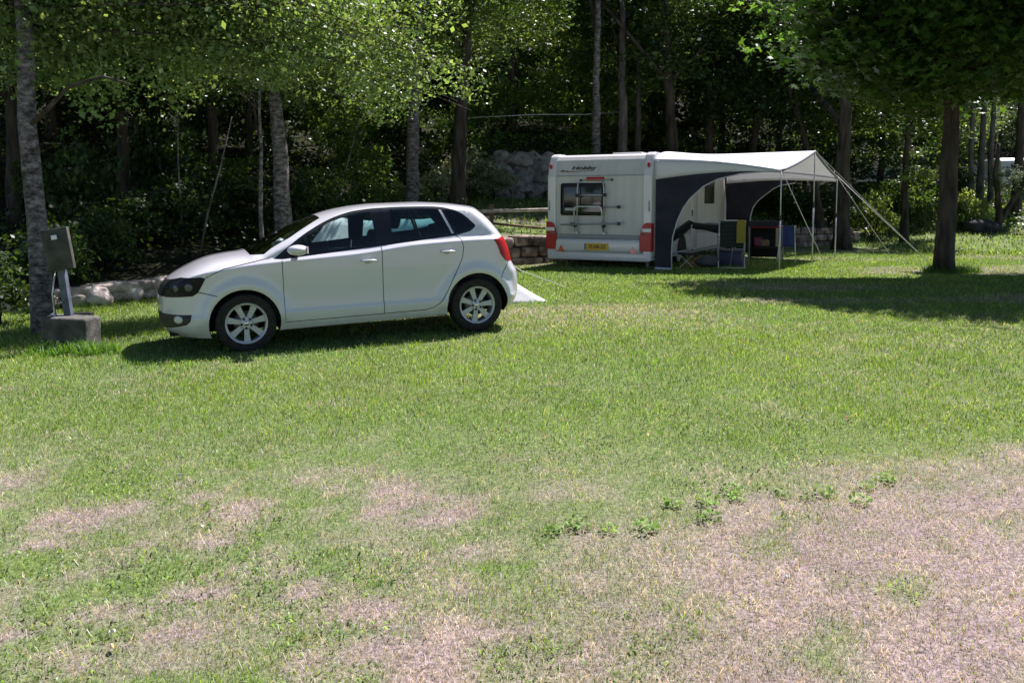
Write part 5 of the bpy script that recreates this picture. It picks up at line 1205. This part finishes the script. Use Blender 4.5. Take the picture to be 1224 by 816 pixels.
# --- stuff: undergrowth over the bank, and the far wood
rs = np.random.RandomState(77)
n = 300000; x = rs.uniform(-24, 26, n); y = rs.uniform(8, 44, n); d = y-_W(x)
openT = ss(-2.2, -.8, x)*(1-ss(6, 9, x))*(1-ss(6.9, 7.4, d))
right = ss(12, 14, x)*(1-ss(10, 12, d))
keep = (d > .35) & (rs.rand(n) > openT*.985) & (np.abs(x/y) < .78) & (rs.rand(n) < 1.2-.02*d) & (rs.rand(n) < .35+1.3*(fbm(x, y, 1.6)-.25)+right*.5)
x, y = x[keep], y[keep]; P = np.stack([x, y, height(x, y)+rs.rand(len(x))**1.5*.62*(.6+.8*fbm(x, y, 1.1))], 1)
V, Fq, c = leaves(P, .095, rs, 'green', .8, 'diamond', (.4+.9*fbm(x, y, 1.3))*(1-.5*ss(0, -4, x))); o = link('undergrowth', npmesh('undergrowth', V, Fq, c), None, [LEAF]); tag(o, 'tangled low leafy undergrowth covering the wooded bank', 'undergrowth', kind='stuff')  # leaf tint drops towards the left: the wood's deep shade put into colour
# lawn of the small terrace and far right bank: simple tufts of grass
n = 60000; x = rs.uniform(-3, 34, n); y = rs.uniform(19, 46, n); d = y-_W(x); ok = (((x < 8.5) & (d > .3) & (d < 7)) | ((x > 8) & (d > .2) & (d < 14)) | ((x > 11) & (d < .2) & (y > 22))) & (np.abs(x/y) < .75); x, y = x[ok], y[ok]; n = len(x)
col = (np.array([.08, .16, .03])*(1-rs.rand(n))[:, None]+np.array([.19, .24, .07])*rs.rand(n)[:, None])
o = link('bank_grass', tri_mesh('bank_grass', [fan(n, rs, x, y, rs.uniform(.05, .16, n), rs.uniform(.02, .04, n), rs.uniform(.3, 1, n), col)]), None, [GA]); tag(o, 'sunlit rough grass on the terrace and the far bank', 'grass', kind='stuff')
rs = np.random.RandomState(78)
nc = 1700; cxx = rs.uniform(-1, 1, nc); cyy = rs.uniform(36, 74, nc); cxx = cxx*(cyy*.80+3); czz = height(cxx, cyy)+rs.uniform(0, 1, nc)**.8*(8+.32*(cyy-36)+3.5*(cxx < -3)); 
okc = ~((cxx > 15) & (cyy < 60) & (czz < 9)) & ~((cxx > -3) & (cxx < 14) & (cyy < 43)); cxx, cyy, czz = cxx[okc], cyy[okc], czz[okc]; nc = len(cxx)
per = 100; ci = np.repeat(np.arange(nc), per); q = rs.normal(size=(nc*per, 3)); q *= (rs.rand(nc*per)**.5/np.linalg.norm(q, axis=1))[:, None]
P = np.stack([cxx, cyy, czz], 1)[ci]+q*np.array([1.9, 1.6, 1.0])*rs.uniform(.6, 1.2, nc)[ci][:, None]
V, Fq, c = leaves(P, .27, rs, 'green', .35, 'diamond', rs.uniform(.5, 1.15, nc)[ci]); o = link('far_woods', npmesh('far_woods', V, Fq, c), None, [LEAF]); tag(o, 'mass of distant woodland foliage closing the view up the hillside', 'wood', kind='stuff')

# ================================================================== FAR VEHICLES, ROAD, PICNIC CORNER, CABLE
M['far_white'] = mat('camper_white', (.80, .80, .82), .4); M['far_win'] = mat('camper_window', (.02, .03, .05), .15, coat=.5)
def far_caravan(label, px, Y, rz, W_=2.2, Ln=4.6, Hh=2.5):
    x = px_at(px, Y); t = thing('caravan', label, 'caravan', (x, Y, gz(x, Y)), R(rz), 'caravans parked far away on the upper pitch')
    pr = [(-Ln/2, .45), (-Ln/2-.05, 1.3), (-Ln/2+.25, Hh-.15), (-Ln/2+.5, Hh), (Ln/2-.5, Hh), (Ln/2-.2, Hh-.2), (Ln/2, 1.3), (Ln/2-.05, .45)]
    o = MB().poly([(x_, -W_/2, z_) for x_, z_ in pr], (0, W_, 0)).build('body', M['far_white'], t); md = o.modifiers.new('b', 'BEVEL'); md.width = .06; md.segments = 3; md.limit_method = 'ANGLE'
    fx = lambda z_: -Ln/2-.05+(z_-1.3)*.3/(Hh-1.45)
    MB().poly([(fx(1.38)-.012, -.55, 1.38), (fx(1.38)-.012, .55, 1.38), (fx(Hh-.35)-.012, .55, Hh-.35), (fx(Hh-.35)-.012, -.55, Hh-.35)], (-.02, 0, 0)).build('front_window', M['far_win'], t)
    for a in (-1.3, .9): MB().box(a-.4, a+.4, -W_/2-.012, -W_/2+.01, 1.35, 1.95, bev=.004).build('side_window', M['far_win'], t)
    for s in (-1, 1):
        MB().lathe([(.001, -.08), (.30, -.08), (.31, 0), (.30, .08), (.001, .08)], 20, M=Matrix.Translation((.1, s*(W_/2-.12), .31))).build('wheel', M['rubber'], t, True)
    return t
far_caravan('distant white caravan between the thin trunks and the edge trunk', 1201, 51, 78, Hh=2.3)
far_caravan('distant white caravan cut off by the right edge of the photo', 1246, 53, 84, Hh=2.3)
def far_car(label, px, Y, rz, col):
    x = px_at(px, Y); t = thing('parked_car', label, 'car', (x, Y, gz(x, Y)), R(rz), 'dark cars parked far away in the shade')
    pb = mat('far_car_paint', col, .35, coat=.6)
    pr = [(-2.1, .28), (-2.12, .62), (-2.0, .78), (-1.2, .92), (-.55, 1.38), (-.3, 1.45), (.9, 1.45), (1.25, 1.36), (1.95, .95), (2.1, .85), (2.1, .3)]
    o = MB().poly([(a, -.84, z_) for a, z_ in pr], (0, 1.68, 0)).build('body', pb, t); md = o.modifiers.new('b', 'BEVEL'); md.width = .09; md.segments = 3; md.limit_method = 'ANGLE'; md.angle_limit = R(12)
    MB().poly([(-1.12, -.70, .97), (-1.12, .70, .97), (-.56, .62, 1.37), (-.56, -.62, 1.37)], (-.03, 0, .012)).build('windscreen', mat('far_screen', (.10, .15, .20), .1, coat=1), t)
    for s in (-1, 1):
        MB().poly([(-1.0, s*.845, .95), (1.5, s*.845, 1.0), (1.1, s*.845, 1.33), (-.45, s*.845, 1.33)], (0, s*.008, 0)).build('side_window', M['far_win'], t)
        for a in (-1.35, 1.3): MB().lathe([(.001, -.1), (.30, -.1), (.31, 0), (.30, .1), (.001, .1)], 20, M=Matrix.Translation((a, s*.76, .31))).build('wheel', M['rubber'], t, True)
    return t
far_car('far dark car with a pale windscreen seen left of the maple trunk', 1096, 40, 60, (.02, .024, .03))
far_car('far black car half hidden directly left of the maple trunk', 1122, 41, 10, (.010, .010, .013))
far_car('far dark blue car behind the bush right of the canopy', 1062, 43, 35, (.015, .018, .04))
# track entering at the right edge
tv = []; tf = []
for i, (x0, x1, y_) in enumerate(((19.0, 21.2, 31.5), (20.0, 22.6, 33.5), (21.6, 24.6, 35.5), (23.6, 27.0, 37.5), (26, 30, 40))):
    for x in (x0, x1): tv.append((x, y_, gz(x, y_)+.08))
    if i: tf.append((2*i-2, 2*i-1, 2*i+1, 2*i))
me = bpy.data.meshes.new('track'); me.from_pydata(tv, [], tf); o = link('track', me, None, [noise_mat('track_gravel', (.16, .16, .2), (.34, .34, .40), 3, .9)]); tag(o, kind='structure')
# picnic corner seen between the canopy poles
x, y = px_at(985, 33.5), 33.5
pt = thing('picnic_table', 'dark wooden picnic table on the sunlit strip seen between the canopy poles', 'table', (x, y, gz(x, y)), R(14))
MB().box(-.9, .9, -.38, .38, .70, .75, bev=.01).build('table_top', M['wood_brown'], pt)
for s in (-1, 1):
    MB().box(-.9, .9, s*.62-.13, s*.62+.13, .42, .46, bev=.01).build('bench', M['wood_brown'], pt)
    MB().tube([(s*.7, -.55, 0), (s*.7, -.2, .7)], .04, 4).tube([(s*.7, .55, 0), (s*.7, .2, .7)], .04, 4).tube([(s*.7, -.7, .41), (s*.7, .7, .41)], .035, 4).build('trestle', M['wood_brown'], pt)
def clothline(name, label, x0, x1, y, z0, z1, col, drop, seed):
    r_ = random.Random(seed)
    def fn(u, v): return Vector((x0+(x1-x0)*u, y+.05*math.sin(9*u+seed)+.04*v, z0+(z1-z0)*u-.12*math.sin(math.pi*u)-drop*v*(.7+.3*math.sin(7*u+seed))))
    o = grid_obj(name, fn, 20, 6, mat(name+'_cloth', col, .85), None, .01); return tag(o, label, name.replace('_', ' '))
zz = 1.5+.020*33
clothline('hammock', 'white fabric strip slung low between trees behind the canopy', px_at(946, 33), px_at(967, 33), 33.0, zz+.1, zz-.28, (.75, .72, .74), .12, 1)
clothline('blanket', 'pink and white blanket hanging behind the middle canopy pole', px_at(963, 33.4), px_at(975, 33.4), 33.4, zz-.0, zz-.02, (.62, .38, .52), .22, 2)
o = MB().tube([at(560, 141, 27), at(640, 137, 27), at(700, 137, 28), at(740, 134, 29)], .014, 6).build('cable', mat('pale_cable', (.5, .5, .52), .6), None, True); tag(o, 'thin pale cable strung between trunks above the caravan', 'cable')

# ================================================================== SMALL THINGS ON THE LAWN
rs = np.random.RandomState(5)
def weed(seed):
    r_ = np.random.RandomState(seed); n = 60; a = r_.uniform(0, 6.28, n); q = .055*np.sqrt(r_.rand(n)); P = np.stack([q*np.cos(a), q*np.sin(a), .012+.05*r_.rand(n)*(1-q/.12)], 1)
    V, Fq, c = leaves(P, .021, r_, 'green', .9, 'diamond', np.full(n, 2.1)); me = npmesh('weed', V, Fq, c); me.materials.append(LEAF_W); return me
WM = [weed(1), weed(2), weed(3)]
spots = [(875, 590), (936, 597), (985, 594), (845, 604), (770, 640), (690, 636), (728, 638), (804, 608), (1036, 588), (1028, 604), (848, 628), (660, 640), (965, 600), (1055, 580), (880, 600)]
side_ = ['fifth', 'eighth', 'tenth', 'fourth']
order = sorted(range(len(spots)), key=lambda i: spots[i][0]); nth = ['first', 'second', 'third', 'fourth', 'fifth', 'sixth', 'seventh', 'eighth', 'ninth', 'tenth', 'eleventh', 'twelfth', 'thirteenth', 'fourteenth', 'last']
for r_, i in enumerate(order):
    p_ = G(*spots[i]); o = link('weed_plant', WM[i % 3], None); o.location = p_; o.rotation_euler = (0, 0, i*1.3); o.scale = ((.7+.5*rs.rand()),)*3
    tag(o, 'small leafy weed on the dry patch edge, %s from the left' % nth[r_], 'weed', 'leafy weeds along the edge of the dry patch')
def dead_leaf(px, py, s_, col, label):
    s_ *= .55; p_ = G(px, py); m_ = mat('dead_leaf', col, .8)
    pts_ = [(math.cos(a)*s_*(1+.3*math.cos(2*a)), math.sin(a)*s_*.55, .012+.008*math.sin(3*a)+.01) for a in np.linspace(0, 6.28, 9)[:-1]]
    o = MB().poly(pts_, (0, 0, .0015)).build('fallen_leaf', m_); o.location = p_; o.rotation_euler = (.15, .1, px); tag(o, label, 'leaf', 'fallen leaves and scraps on the lawn')
for a in ((217, 575, .030, (.75, .74, .66), 'whitish leaf on the grass at mid left, above the dry patches'), (27, 697, .022, (.6, .5, .25), 'pale yellow leaf near the left edge of the lawn'), (134, 783, .028, (.5, .30, .12), 'orange-brown leaf near the bottom left'),
          (133, 764, .020, (.75, .74, .70), 'small white scrap just above the orange-brown leaf'), (243, 637, .018, (.7, .62, .45), 'cream leaf below and right of the whitish one'), (1012, 503, .03, (.30, .14, .06), 'small reddish-brown leaf in the green turf at right'),
          (938, 696, .022, (.75, .74, .70), 'white scrap in the middle of the dry patch'), (973, 451, .02, (.75, .76, .72), 'white scrap on the bright green turf below the maple shadow')): dead_leaf(*a)
p_ = G(316, 440);
